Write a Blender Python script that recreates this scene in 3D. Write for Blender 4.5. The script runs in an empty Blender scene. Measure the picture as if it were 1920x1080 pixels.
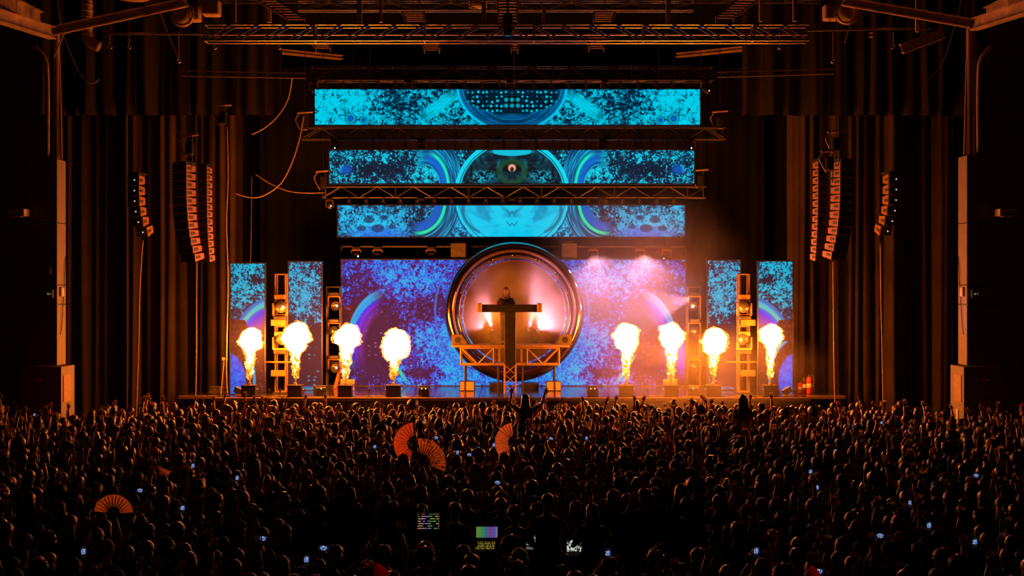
import bpy, math, random
import numpy as np
from mathutils import Vector, Matrix, noise, Quaternion

# ------------------------------------------------------------------ camera, world, exposure, lights
SC = bpy.context.scene
COL = SC.collection
F = 2600.0            # focal length in pixels of the 1920 wide frame
CAMZ = 5.0
cam_d = bpy.data.cameras.new('camera'); cam = bpy.data.objects.new('camera', cam_d); COL.objects.link(cam)
cam.location = (0, 0, CAMZ); cam.rotation_euler = (math.radians(90), 0, 0)
cam_d.sensor_width = 36; cam_d.lens = 36 * F / 1920; cam_d.clip_end = 300
SC.camera = cam
w = bpy.data.worlds.new('hall_dark'); SC.world = w; w.use_nodes = True
w.node_tree.nodes['Background'].inputs[0].default_value = (0.30, 0.06, 0.02, 1)
w.node_tree.nodes['Background'].inputs[1].default_value = 0.004
SC.view_settings.view_transform = 'Standard'; SC.view_settings.look = 'None'
SC.view_settings.gamma = 1; SC.view_settings.use_curve_mapping = False
SC.view_settings.exposure = 0.0
SC.cycles.use_denoising = True
SC.cycles.max_bounces = 5; SC.cycles.diffuse_bounces = 2; SC.cycles.glossy_bounces = 3
SC.cycles.transparent_max_bounces = 10; SC.cycles.volume_bounces = 0
SC.cycles.sample_clamp_indirect = 4.0
FLAME = 165.0          # brightness of the flames, the main light of the place

def PX(px, py, Y):
    """point of the place that stands at depth Y behind picture point px, py"""
    return Vector(((px - 960) * Y / F, Y, CAMZ - (py - 540) * Y / F))

def light(name, kind, loc, energy, color, aim=None, **kw):
    d = bpy.data.lights.new(name, kind); d.energy = energy; d.color = color
    for k, v in kw.items(): setattr(d, k, v)
    o = bpy.data.objects.new(name, d); COL.objects.link(o); o.location = loc
    if aim is not None:
        o.rotation_euler = (Vector(aim) - Vector(loc)).to_track_quat('-Z', 'Y').to_euler()
    return o

# ------------------------------------------------------------------ mesh helpers
WM = {}
def world_of(o): return WM.get(o.name, Matrix.Identity(4))
def setw(o, m): WM[o.name] = m.copy()
def attach(o, parent, m=None):
    """link o below parent keeping its place in the world (m: its world matrix)"""
    m = m if m is not None else Matrix.Identity(4)
    if parent is not None:
        o.parent = parent
        o.matrix_basis = world_of(parent).inverted() @ m
    else:
        o.matrix_basis = m
    setw(o, m)
    return o
def tag(o, label=None, cat=None, group=None, kind=None):
    if label: o['label'] = label
    if label and len(label.split()) > 16: print('LONGLABEL', label)
    if cat: o['category'] = cat
    if group: o['group'] = group
    if kind: o['kind'] = kind
    return o
def thing(name, label, cat, loc, group=None, rz=0.0):
    o = bpy.data.objects.new(name, None); COL.objects.link(o); o.empty_display_size = .1
    m = Matrix.Translation(Vector(loc)) @ Matrix.Rotation(rz, 4, 'Z')
    o.matrix_basis = m; setw(o, m)
    return tag(o, label, cat, group)

class MB:
    def __init__(s): s.v = []; s.f = []; s.m = []; s.cur = 0
    def add(s, vs, fs):
        b = len(s.v); s.v.extend([tuple(v) for v in vs])
        for f in fs: s.f.append(tuple(b + i for i in f)); s.m.append(s.cur)
        return s
    def box(s, c, size, M=None, bev=0.0):
        hx, hy, hz = size[0] / 2, size[1] / 2, size[2] / 2
        c = Vector(c)
        if bev <= 0:
            vs = [Vector((x, y, z)) for z in (-hz, hz) for y in (-hy, hy) for x in (-hx, hx)]
            fs = [(0, 2, 3, 1), (4, 5, 7, 6), (0, 1, 5, 4), (2, 6, 7, 3), (0, 4, 6, 2), (1, 3, 7, 5)]
        else:
            b = min(bev, hx * .8, hy * .8, hz * .8); vs = []
            def ring(x, y, z):
                k = b
                return [Vector(p + (z,)) for p in ((x, -y + k), (x, y - k), (x - k, y), (-x + k, y), (-x, y - k), (-x, -y + k), (-x + k, -y), (x - k, -y))]
            vs = ring(hx - b, hy - b, -hz) + ring(hx, hy, -hz + b) + ring(hx, hy, hz - b) + ring(hx - b, hy - b, hz)
            fs = [tuple(range(7, -1, -1)), tuple(range(24, 32))]
            for r in range(3):
                for i in range(8):
                    j = (i + 1) % 8; fs.append((r * 8 + i, r * 8 + j, r * 8 + 8 + j, r * 8 + 8 + i))
        vs = [(M @ v if M else v) + c for v in vs]
        return s.add(vs, fs)
    def loft(s, rings, cap=True):
        n = len(rings[0]); vs = [p for r in rings for p in r]; fs = []
        for k in range(len(rings) - 1):
            for i in range(n):
                j = (i + 1) % n; fs.append((k * n + i, k * n + j, (k + 1) * n + j, (k + 1) * n + i))
        if cap:
            fs.append(tuple(range(n - 1, -1, -1))); L = (len(rings) - 1) * n; fs.append(tuple(L + i for i in range(n)))
        return s.add(vs, fs)
    def tube(s, pts, r, n=8, flat=None, wide=None):
        """pts polyline, r radius or list; flat: thickness ratio across the 'wide' axis"""
        pts = [Vector(p) for p in pts]; L = len(pts)
        rr = r if isinstance(r, (list, tuple)) else [r] * L
        rings = []; prev = None
        for i, p in enumerate(pts):
            d = (pts[min(i + 1, L - 1)] - pts[max(i - 1, 0)])
            d = d.normalized() if d.length > 1e-9 else Vector((0, 0, 1))
            ref = wide if wide is not None else (prev if prev is not None else (Vector((1, 0, 0)) if abs(d.x) < .8 else Vector((0, 1, 0))))
            u = (ref - d * ref.dot(d))
            u = u.normalized() if u.length > 1e-6 else d.orthogonal().normalized()
            v = d.cross(u); prev = u
            a = rr[i]; fl = (flat[i] if isinstance(flat, (list, tuple)) else flat) if flat is not None else 1.0
            rings.append([p + u * (a * math.cos(t)) + v * (a * fl * math.sin(t)) for t in [2 * math.pi * k / n for k in range(n)]])
        return s.loft(rings)
    def lathe(s, prof, c=(0, 0, 0), n=24, axis='Z', closed=True):
        c = Vector(c); rings = []
        for r, z in prof:
            rg = []
            for k in range(n):
                t = 2 * math.pi * k / n
                p = Vector((r * math.cos(t), r * math.sin(t), z))
                if axis == 'Y': p = Vector((p.x, z, p.y))
                if axis == 'X': p = Vector((z, p.x, p.y))
                rg.append(c + p)
            if axis == 'Y': rg = rg[::-1]
            rings.append(rg)
        return s.loft(rings, cap=closed)
    def ball(s, c, r, n=8, m=5, M=None):
        rx, ry, rz = r if isinstance(r, (tuple, list)) else (r, r, r); c = Vector(c); rings = []
        for k in range(1, m):
            a = math.pi * k / m; z = -math.cos(a); q = math.sin(a)
            rg = [Vector((rx * q * math.cos(2 * math.pi * i / n), ry * q * math.sin(2 * math.pi * i / n), rz * z)) for i in range(n)]
            rings.append([c + (M @ p if M else p) for p in rg])
        return s.loft(rings)
    def mesh(s, name, mats, smooth=False):
        me = bpy.data.meshes.new(name); me.from_pydata(s.v, [], s.f); me.update()
        for m in (mats if isinstance(mats, (list, tuple)) else [mats]): me.materials.append(m)
        if any(s.m): me.polygons.foreach_set('material_index', s.m)
        if smooth: me.polygons.foreach_set('use_smooth', [True] * len(me.polygons))
        return me
    def build(s, name, mats, parent=None, smooth=False, M=None):
        o = bpy.data.objects.new(name, s.mesh(name, mats, smooth)); COL.objects.link(o)
        return attach(o, parent, M)

def place(name, me, M, parent=None):
    o = bpy.data.objects.new(name, me); COL.objects.link(o); return attach(o, parent, M)

_rods = {}
def rod(name, p0, p1, r, mat, parent=None, n=8):
    """straight round bar; alike bars share one mesh"""
    k = (mat.name, n)
    if k not in _rods: _rods[k] = MB().tube([(0, 0, -.5), (0, 0, .5)], 1.0, n).mesh('bar', mat, False)
    p0, p1 = Vector(p0), Vector(p1); d = p1 - p0
    M = Matrix.Translation((p0 + p1) / 2) @ d.to_track_quat('Z', 'Y').to_matrix().to_4x4() @ Matrix.Diagonal((r, r, d.length, 1))
    return place(name, _rods[k], M, parent)
_bxs = {}
def blk(name, c, size, mat, parent=None, R=None, bev=0.0):
    """box; alike boxes share one mesh"""
    k = (mat.name, tuple(round(x, 4) for x in size), bev)
    if k not in _bxs: _bxs[k] = MB().box((0, 0, 0), size, bev=bev).mesh(name, mat)
    return place(name, _bxs[k], Matrix.Translation(Vector(c)) @ (R.to_4x4() if R else Matrix.Identity(4)), parent)

def cable_pts(p0, p1, sag, n=14):
    p0, p1 = Vector(p0), Vector(p1)
    return [p0.lerp(p1, t) - Vector((0, 0, sag * 4 * t * (1 - t))) for t in [i / n for i in range(n + 1)]]
def spline(pts, n=6):
    pts = [Vector(p) for p in pts]; out = []
    P = [pts[0]] + pts + [pts[-1]]
    for i in range(1, len(P) - 2):
        a, b, c, d = P[i - 1:i + 3]
        for k in range(n):
            t = k / n
            out.append(.5 * ((2 * b) + (c - a) * t + (2 * a - 5 * b + 4 * c - d) * t * t + (3 * b - a - 3 * c + d) * t ** 3))
    return out + [pts[-1]]

# ------------------------------------------------------------------ materials
def newmat(name):
    m = bpy.data.materials.new(name); m.use_nodes = True; nt = m.node_tree; nt.nodes.clear()
    out = nt.nodes.new('ShaderNodeOutputMaterial'); return m, nt, out
def pbr(name, col, rough=.6, metal=0.0, var=.25, scale=6.0, bump=0.0, bscale=60.0, sheen=0.0, sheen_col=None, spec=.5):
    m, nt, out = newmat(name); b = nt.nodes.new('ShaderNodeBsdfPrincipled'); nt.links.new(b.outputs[0], out.inputs[0])
    b.inputs['Roughness'].default_value = rough; b.inputs['Metallic'].default_value = metal
    b.inputs['Specular IOR Level'].default_value = spec
    tc = nt.nodes.new('ShaderNodeTexCoord'); nz = nt.nodes.new('ShaderNodeTexNoise'); nz.inputs['Scale'].default_value = scale; nz.inputs['Detail'].default_value = 4
    nt.links.new(tc.outputs['Object'], nz.inputs['Vector'])
    r = nt.nodes.new('ShaderNodeValToRGB'); nt.links.new(nz.outputs[0], r.inputs[0])
    r.color_ramp.elements[0].position = .3; r.color_ramp.elements[1].position = .7
    r.color_ramp.elements[0].color = [c * (1 - var) for c in col] + [1]; r.color_ramp.elements[1].color = [min(1, c * (1 + var)) for c in col] + [1]
    nt.links.new(r.outputs[0], b.inputs['Base Color'])
    if bump:
        n2 = nt.nodes.new('ShaderNodeTexNoise'); n2.inputs['Scale'].default_value = bscale; nt.links.new(tc.outputs['Object'], n2.inputs['Vector'])
        bp = nt.nodes.new('ShaderNodeBump'); bp.inputs['Strength'].default_value = bump; bp.inputs['Distance'].default_value = .02
        nt.links.new(n2.outputs[0], bp.inputs['Height']); nt.links.new(bp.outputs[0], b.inputs['Normal'])
    if sheen:
        b.inputs['Sheen Weight'].default_value = sheen; b.inputs['Sheen Roughness'].default_value = .35
        b.inputs['Sheen Tint'].default_value = (*(sheen_col or (1, 1, 1)), 1)
    return m
def emit(name, col, strength, sampling='AUTO'):
    m, nt, out = newmat(name); e = nt.nodes.new('ShaderNodeEmission'); e.inputs[0].default_value = (*col, 1); e.inputs[1].default_value = strength
    nt.links.new(e.outputs[0], out.inputs[0]); m.cycles.emission_sampling = sampling; return m

M_black = pbr('black_paint', (.02, .02, .02), .45, 0, .3)
M_blackm = pbr('black_metal', (.035, .033, .03), .38, .3, .3)
M_alu = pbr('aluminium', (.36, .34, .32), .35, .85, .12, 20)
M_darkalu = pbr('dark_truss_metal', (.10, .095, .09), .42, .7, .2, 20)
M_steel = pbr('roof_steel_paint', (.40, .29, .19), .6, 0, .3, 3)
M_tan = pbr('plywood_panel', (.34, .24, .13), .6, 0, .15, 9)
M_towertan = pbr('tower_panel', (.15, .085, .03), .55, 0, .15, 9)
M_beige = pbr('painted_cladding', (.20, .175, .15), .6, 0, .1, 2.5, .15, 40)
M_curtain = pbr('velour_curtain', (.044, .026, .022), .85, 0, .25, 1.5, .1, 80, .08)
M_border = pbr('border_velour', (.008, .0055, .005), .9, 0, .25, 1.5, .1, 80)
M_drop = pbr('black_backdrop', (.014, .012, .012), .95, 0, .3, 1.2)
M_stage = pbr('stage_deck', (.026, .022, .022), .13, 0, .3, 4, .05, 30)
M_edge = pbr('stage_edge_wood', (.30, .20, .12), .6, 0, .2, 8)
M_floor = pbr('dark_concrete', (.045, .043, .04), .8, 0, .3, 2)
M_wall = pbr('dark_wall_paint', (.010, .009, .009), .9, 0, .3, 2)
M_rubber = pbr('cable_rubber', (.10, .085, .07), .5, 0, .2)
M_cable2 = pbr('tan_cable', (.34, .24, .15), .5, 0, .2)
M_red = pbr('red_paint', (.55, .02, .015), .35, 0, .1)
M_orangel = pbr('orange_fibreglass', (.75, .16, .02), .45, 0, .1)
M_white = pbr('white_plastic', (.7, .68, .64), .4, 0, .06)
M_lens = pbr('lens_glass', (.05, .05, .06), .05, 0, .1, spec=1)
M_chrome = pbr('chrome', (.6, .56, .52), .1, 1, .05)
M_lit = emit('lit_lens', (.85, .85, 1), 2.0, 'NONE')
M_pinklit = emit('pink_lit_lens', (1, .55, .75), 3.0, 'NONE')
# ------------------------------------------------------------------ moving pictures on the LED screens (procedural)
class G:
    def __init__(s, nt): s.nt = nt
    def n(s, t): return s.nt.nodes.new(t)
    def put(s, sock, v):
        if isinstance(v, (int, float)): sock.default_value = v
        elif isinstance(v, (tuple, list)): sock.default_value = (*v, 1) if len(sock.default_value) == 4 and len(v) == 3 else v
        else: s.nt.links.new(v, sock)
    def m(s, op, a, b=0.0, c=0.0, clamp=False):
        x = s.n('ShaderNodeMath'); x.operation = op; x.use_clamp = clamp
        for i, q in enumerate((a, b, c)): s.put(x.inputs[i], q)
        return x.outputs[0]
    def add(s, *a):
        r = a[0]
        for q in a[1:]: r = s.m('ADD', r, q)
        return r
    def mul(s, *a):
        r = a[0]
        for q in a[1:]: r = s.m('MULTIPLY', r, q)
        return r
    def sub(s, a, b): return s.m('SUBTRACT', a, b)
    def xyz(s, a, b, c=0.0):
        x = s.n('ShaderNodeCombineXYZ'); s.put(x.inputs[0], a); s.put(x.inputs[1], b); s.put(x.inputs[2], c); return x.outputs[0]
    def noise(s, u, v, px, det=4, rough=.6, dist=1.0, seed=0.0, sx=1.0):
        x = s.n('ShaderNodeTexNoise'); x.inputs['Scale'].default_value = 1.0; x.inputs['Detail'].default_value = det
        x.inputs['Roughness'].default_value = rough; x.inputs['Distortion'].default_value = dist
        s.put(x.inputs['Vector'], s.xyz(s.mul(u, 1 / px / sx), s.mul(v, 1 / px), seed)); return x.outputs[0]
    def vor(s, u, v, px, seed=0.0, rnd=1.0):
        x = s.n('ShaderNodeTexVoronoi'); x.inputs['Scale'].default_value = 1.0; x.inputs['Randomness'].default_value = rnd
        s.put(x.inputs['Vector'], s.xyz(s.mul(u, 1 / px), s.mul(v, 1 / px), seed)); return x.outputs['Distance']
    def smooth(s, a, lo, hi):
        x = s.n('ShaderNodeMapRange'); x.interpolation_type = 'SMOOTHSTEP'; s.put(x.inputs[0], a)
        if lo > hi:
            x.inputs[1].default_value = hi; x.inputs[2].default_value = lo; x.inputs[3].default_value = 1; x.inputs[4].default_value = 0
        else:
            x.inputs[1].default_value = lo; x.inputs[2].default_value = hi
        return x.outputs[0]
    def band(s, a, c, hw, soft=None):
        return s.smooth(s.m('ABSOLUTE', s.sub(a, c)), hw, hw * .45 if soft is None else soft)
    def ell(s, u, v, cu, cv, ru, rv):
        a = s.mul(s.sub(u, cu), 1 / ru); b = s.mul(s.sub(v, cv), 1 / rv)
        return s.m('SQRT', s.add(s.mul(a, a), s.mul(b, b)))
    def blob(s, u, v, cu, cv, ru, rv): return s.smooth(s.ell(u, v, cu, cv, ru, rv), 1.3, .3)
    def ramp(s, f, stops, interp='LINEAR'):
        x = s.n('ShaderNodeValToRGB'); s.put(x.inputs[0], f); cr = x.color_ramp; cr.interpolation = interp
        while len(cr.elements) < len(stops): cr.elements.new(.5)
        for e, (p, c) in zip(cr.elements, stops): e.position = p; e.color = (*c, 1)
        return x.outputs[0]
    def mix(s, f, a, b):
        x = s.n('ShaderNodeMix'); x.data_type = 'RGBA'; s.put(x.inputs[0], f); s.put(x.inputs[6], a); s.put(x.inputs[7], b); return x.outputs[2]

CY = (0, .66, .86); CY2 = (0, .40, .62); DK = (0, .012, .028); BL = (.004, .085, .62); NAVY = (0, .03, .10)
MAR = (.055, .008, .014); PUR = (.16, .012, .55); CYB = (0, .36, .86); BLU = (.006, .055, .80)

def screen_mat(name, Yb, paint, gain=1.0):
    m, nt, out = newmat(name); g = G(nt)
    tc = g.n('ShaderNodeTexCoord'); sp = g.n('ShaderNodeSeparateXYZ'); nt.links.new(tc.outputs['Object'], sp.inputs[0])
    k = F / Yb
    u = g.m('ABSOLUTE', g.mul(sp.outputs[0], k)); v = g.m('MULTIPLY_ADD', sp.outputs[2], -k, 540 + CAMZ * k)
    col = paint(g, u, v)
    b = g.n('ShaderNodeBsdfPrincipled'); b.inputs['Base Color'].default_value = (.009, .008, .0085, 1); b.inputs['Roughness'].default_value = .6
    b.inputs['Specular IOR Level'].default_value = .05
    nt.links.new(col, b.inputs['Emission Color']); b.inputs['Emission Strength'].default_value = gain
    nt.links.new(b.outputs[0], out.inputs[0]); return m

def cells(g, u, v, seed, bias=0.0, fine=6.5, mid=26):
    """marbled cell texture, 0..1"""
    a = g.noise(u, v, mid, 4, .6, 1.6, seed); b = g.noise(u, v, fine, 3, .7, 1.2, seed + 5); c = g.noise(u, v, 90, 2, .5, .6, seed + 9)
    d = g.noise(u, v, fine * .5, 2, .6, .8, seed + 13)
    t = g.add(g.mul(a, .50), g.mul(b, .80), g.mul(c, .14), g.mul(d, .40), -.42)
    t = g.add(t, bias)
    return g.m('MULTIPLY_ADD', g.sub(t, .5), 1.55, .5)
def outline(g, t, col, k=7.0, dark=(0, .02, .06), amt=.6):
    return g.mix(g.mul(g.smooth(g.m('ABSOLUTE', g.sub(g.m('FRACT', g.mul(t, k)), .5)), .16, .05), amt), col, dark)
def warp(g, u, v, amt, px, seed):
    return g.add(u, g.mul(g.sub(g.noise(u, v, px, 2, .5, .5, seed), .5), amt)), g.add(v, g.mul(g.sub(g.noise(u, v, px, 2, .5, .5, seed + 3), .5), amt))
CYRAMP = [(.34, DK), (.45, NAVY), (.50, (0, .13, .26)), (.535, CY2), (.60, CY), (.8, (0, .72, .95))]

def paint_top(g, u, v):
    bias = g.add(g.mul(g.blob(u, v, 330, 195, 70, 60), .09), g.mul(g.blob(u, v, 215, 190, 60, 40), -.07), g.mul(g.blob(u, v, 245, 215, 30, 25), .04))
    t = cells(g, u, v, 1.0, bias)
    wu, wv = warp(g, u, v, 26, 14, 40.); ring = g.vor(wu, wv, 12, 3.0); t = g.add(t, g.mul(g.band(ring, .33, .09), .13), g.mul(g.smooth(ring, .22, .10), -.08))
    col = outline(g, t, g.ramp(t, CYRAMP))
    # straight slanted bands
    d = g.add(g.mul(u, .62), g.mul(v, -.78)); q = g.sub(d, 62 - 131); q = g.add(d, 62)
    st = g.mul(g.band(g.add(d, 70), 0, 12, 8), g.blob(u, v, 124, 205, 52, 36))
    col = g.mix(g.mul(st, .8), col, g.mix(g.m('LESS_THAN', g.m('FRACT', g.mul(d, .17)), .22), CY, CY2))
    # centre bowl with dotted dark middle and bright lines
    e = g.ell(u, v, 0, 160, 104, 86)
    bowl = g.smooth(e, 1.0, .96)
    lines = g.noise(g.mul(e, 260), g.mul(u, .12), 7, 3, .6, .4, 2.0)
    bc = g.ramp(lines, [(.35, (0, .02, .06)), (.5, (0, .07, .20)), (.6, (0, .16, .42)), (.72, (0, .42, .72))])
    dots = g.vor(u, v, 9, 8.0, .35); dc = g.ramp(g.add(g.smooth(dots, .36, .22), g.mul(g.noise(u, v, 12, 2, .5, .5, 4.), .3), -.15), [(.2, DK), (.6, (0, .25, .40)), (.95, (0, .55, .7))])
    inner = g.smooth(g.ell(u, v, 0, 178, 92, 38), 1.0, .9)
    bc = g.mix(inner, bc, dc)
    core = g.m('MULTIPLY', g.m('LESS_THAN', u, 15), g.band(v, 191, 12, 11)); bc = g.mix(core, bc, g.ramp(g.vor(u, v, 11, 0., .0), [(.25, (0, .35, .45)), (.42, (0, .004, .01))]))
    col = g.mix(bowl, col, bc); col = g.mix(g.band(e, .985, .03), col, (0, .55, .85))
    for cu, cv, r in ((303, 222, 9), (278, 225, 7)):
        e2 = g.ell(u, v, cu, cv, r, r); col = g.mix(g.smooth(e2, 1.25, 1.1), col, (0, .05, .12)); col = g.mix(g.band(e2, .85, .25), col, CY2); col = g.mix(g.smooth(e2, .6, .4), col, (0, .12, .55))
    return col
def arcs(g, u, v, col, cu, cv, ru, rv, side=1):
    """rainbow of parallel curved lines"""
    e = g.ell(u, v, cu, cv, ru, rv)
    ln = g.noise(g.mul(e, 220), g.mul(v, .10), 5, 2, .6, .3, 7.0)
    return e, ln
def paint_mid(g, u, v):
    t = cells(g, u, v, 3.0, g.add(g.mul(g.blob(u, v, 250, 318, 60, 16), -.16), g.mul(g.blob(u, v, 150, 320, 34, 40), .03)))
    wu, wv = warp(g, u, v, 24, 13, 41.); ring = g.vor(wu, wv, 11, 1.0); t = g.add(t, g.mul(g.band(ring, .33, .10), .16), -.07)
    col = outline(g, t, g.ramp(t, CYRAMP))
    col = g.mix(g.mul(g.blob(u, v, 312, 318, 14, 10), .8), col, (0, .10, .55))
    e = g.ell(u, v, 163, 352, 52, 78)
    ln = g.noise(g.mul(e, 150), g.mul(v, .12), 6, 2, .6, .3, 7.0)
    ac = g.ramp(ln, [(.3, (0, .02, .06)), (.48, (0, .10, .28)), (.6, (0, .35, .6)), (.7, (0, .6, .85))])
    msk = g.mul(g.band(e, .95, .45, .40), g.smooth(u, 185, 160), g.m('GREATER_THAN', u, 98))
    col = g.mix(msk, col, ac)
    col = g.mix(g.mul(g.band(e, .72, .17, .08), g.smooth(u, 172, 146), g.add(.45, g.noise(u, v, 7, 3, .6, .5, 60.))), col, (0, .12, .62))
    col = g.mix(g.mul(g.band(e, .84, .06), g.smooth(u, 160, 138)), col, (0, .80, .42))
    # big disc
    d = g.ell(u, v, 0, 366, 108, 106)
    disc = g.smooth(d, 1.0, .985)
    di = g.noise(u, v, 26, 4, .6, 1.0, 12.0)
    dc = g.ramp(di, [(.4, (0, .006, .012)), (.55, (0, .03, .05)), (.66, (0, .10, .14)), (.78, (0, .35, .5))])
    dc = g.mix(g.mul(g.blob(u, v, 55, 332, 26, 14), g.smooth(g.noise(u, v, 9, 3, .6, 1., 2.), .45, .6)), dc, (0, .42, .6))
    dc = g.mix(g.smooth(g.ell(u, v, 0, 284, 40, 9), 1.0, .85), dc, (0, .5, .68))
    dc = g.mix(g.mul(g.band(g.ell(u, v, 0, 322, 24, 20), 1.0, .3), .5), dc, (.01, .10, .02))
    dc = g.mix(g.mul(g.smooth(g.ell(u, v, 0, 315, 8, 8), 1.0, .8), 1.0), dc, (.85, .35, .22)); dc = g.mix(g.smooth(g.ell(u, v, 0, 318, 4, 6), 1.0, .7), dc, (.01, .02, .02))
    col = g.mix(disc, col, dc)
    rim = g.mul(g.band(d, .955, .055, .045), g.m('GREATER_THAN', u, 38)); col = g.mix(rim, col, CY)
    col = g.mix(g.band(d, .93, .012), col, (0, .12, .2))
    return col
def paint_low(g, u, v):
    t = cells(g, u, v, 6.0, g.add(g.mul(g.blob(u, v, 255, 425, 55, 34), .10), g.mul(g.blob(u, v, 175, 420, 25, 40), -.08)))
    wu, wv = warp(g, u, v, 24, 13, 42.); ring = g.vor(wu, wv, 10, 2.0); t = g.add(t, g.mul(g.band(ring, .3, .09), .1), -.03)
    sm = g.noise(u, v, 30, 2, .5, .5, 3.0)
    col = g.ramp(t, [(.34, DK), (.44, NAVY), (.52, (0, .20, .42)), (.58, (0, .42, .78)), (.68, (0, .50, .85)), (.85, CY)])
    col = g.mix(g.mul(g.blob(u, v, 250, 436, 60, 14), .75), col, (.002, .16, .80))
    for cu, cv, r in ((268, 412, 12), (252, 428, 14), (240, 408, 9), (282, 428, 10), (225, 425, 8)):
        col = g.mix(g.mul(g.smooth(g.ell(u, v, cu, cv, r, r * .6), 1.0, .75), .85), col, (0, .03, .12))
    e = g.ell(u, v, 178, 378, 58, 66); ln = g.noise(g.mul(e, 150), g.mul(v, .12), 6, 2, .6, .3, 7.0)
    ac = g.ramp(ln, [(.3, (0, .015, .05)), (.48, (0, .07, .2)), (.6, (0, .3, .55)), (.7, (0, .6, .85))])
    msk = g.mul(g.band(e, 1.0, .45, .40), g.smooth(u, 192, 168))
    col = g.mix(msk, col, ac)
    col = g.mix(g.mul(g.band(e, .72, .16, .08), g.smooth(u, 196, 165), g.add(.45, g.noise(u, v, 7, 3, .6, .5, 61.))), col, (0, .10, .55))
    col = g.mix(g.mul(g.band(e, .90, .06), g.smooth(u, 188, 165)), col, (0, .80, .34))
    d = g.ell(u, v, 0, 366, 108, 106)
    sw = g.noise(u, v, 45, 3, .5, 2.0, 30.0, 1.5)
    dc = g.ramp(sw, [(.3, (0, .30, .55)), (.42, (0, .56, .84)), (.6, (0, .62, .88))])
    gr = g.mul(g.band(g.ell(u, v, 30, 395, 62, 46), 1.0, .07), g.m('GREATER_THAN', u, 60)); dc = g.mix(g.mul(gr, .75), dc, (0, .06, .16))
    for cv in (402, 424):
        dc = g.mix(g.mul(g.band(g.sub(g.m('ABSOLUTE', g.sub(u, 4)), g.mul(g.sub(cv, v), .7)), 0, 1.4), g.band(v, cv - 3, 7, 6)), dc, (0, .16, .35))
    dc = g.mix(g.band(d, .93, .012), dc, (0, .20, .35)); dc = g.mix(g.band(d, .86, .01), dc, (0, .30, .5))
    col = g.mix(g.smooth(d, 1.0, .985), col, dc); col = g.mix(g.band(d, 1.01, .012), col, (0, .05, .12))
    return col
WRAMP = [(.40, MAR), (.47, (.085, .010, .05)), (.495, PUR), (.52, BLU), (.60, (.004, .10, .86)), (.66, CYB), (.80, (0, .46, .84))]
def paint_wall(g, u, v):
    bias = g.add(g.mul(g.blob(u, v, 205, 520, 80, 50), .085), g.mul(g.blob(u, v, 115, 660, 75, 70), .13), g.mul(g.blob(u, v, 260, 630, 55, 100), -.22),
                 g.mul(g.blob(u, v, 150, 580, 60, 26), -.10), g.mul(g.blob(u, v, 170, 700, 46, 14), -.17), g.mul(g.blob(u, v, 205, 700, 22, 34), .13), g.mul(g.blob(u, v, 60, 715, 70, 20), .1),
                 g.mul(g.blob(u, v, 285, 525, 40, 30), -.05))
    t = cells(g, u, v, 11.0, bias, 7.0, 26)
    wu, wv = warp(g, u, v, 22, 12, 43.); ring = g.vor(wu, wv, 9, 4.0); t = g.add(t, g.mul(g.band(ring, .33, .1), .10), -.045)
    col = outline(g, t, g.ramp(t, WRAMP), 8.0, (.02, .01, .30), .55)
    e = g.ell(u, v, 232, 652, 78, 108)
    zone = g.mul(g.smooth(g.add(u, g.mul(g.noise(u, v, 8, 3, .6, 1., 50.), 26)), 250, 284), g.smooth(e, 1.04, 1.0), g.smooth(e, .45, .6), g.smooth(v, 700, 640))
    ln = g.add(g.mul(e, 1.0), g.mul(g.sub(g.noise(g.mul(e, 160), g.mul(v, .1), 6, 2, .6, .3, 7.0), .5), .16))
    ac = g.ramp(ln, [(.5, MAR), (.60, (.10, .012, .10)), (.68, (.22, .02, .32)), (.73, (.05, .02, .45)), (.78, (.25, .02, .60)), (.83, (.02, .02, .80)), (.88, (.004, .08, .86)), (.925, (0, .55, .55)), (.95, (0, .22, .80)), (.985, (0, .42, .8))])
    col = g.mix(zone, col, ac)
    out = g.mul(g.m('GREATER_THAN', u, 288), g.smooth(e, 1.0, 1.05), g.m('GREATER_THAN', v, 572)); col = g.mix(out, col, g.ramp(g.noise(u, v, 12, 3, .6, 1.0, 2.), [(.4, MAR), (.62, (.11, .012, .02)), (.72, (.3, .05, .12))]))
    vio = g.mul(g.blob(u, v, 318, 668, 14, 40), g.m('GREATER_THAN', u, 302)); col = g.mix(vio, col, (.07, .004, .62))
    dots = g.mul(g.smooth(g.vor(g.mul(u, .6), v, 8, 5.0, .5), .26, .14), g.blob(u, v, 258, 625, 26, 62)); col = g.mix(g.mul(dots, .75), col, (.35, .10, .32))
    gl = g.mul(g.band(g.add(g.mul(u, .82), g.mul(v, .57)), .82 * 215 + .57 * 690, 4), g.blob(u, v, 212, 690, 26, 34)); col = g.mix(gl, col, (0, .6, .40))
    br = g.mul(g.smooth(g.noise(u, v, 9, 3, .65, 1.0, 21.), .60, .68), g.blob(u, v, 182, 500, 20, 10)); col = g.mix(br, col, (.6, .5, .85))
    oe = g.ell(u, v, 0, 583, 140, 142); col = g.mix(g.mul(g.band(oe, 1.03, .02), .7), col, (.02, .16, .75))
    return col
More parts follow.
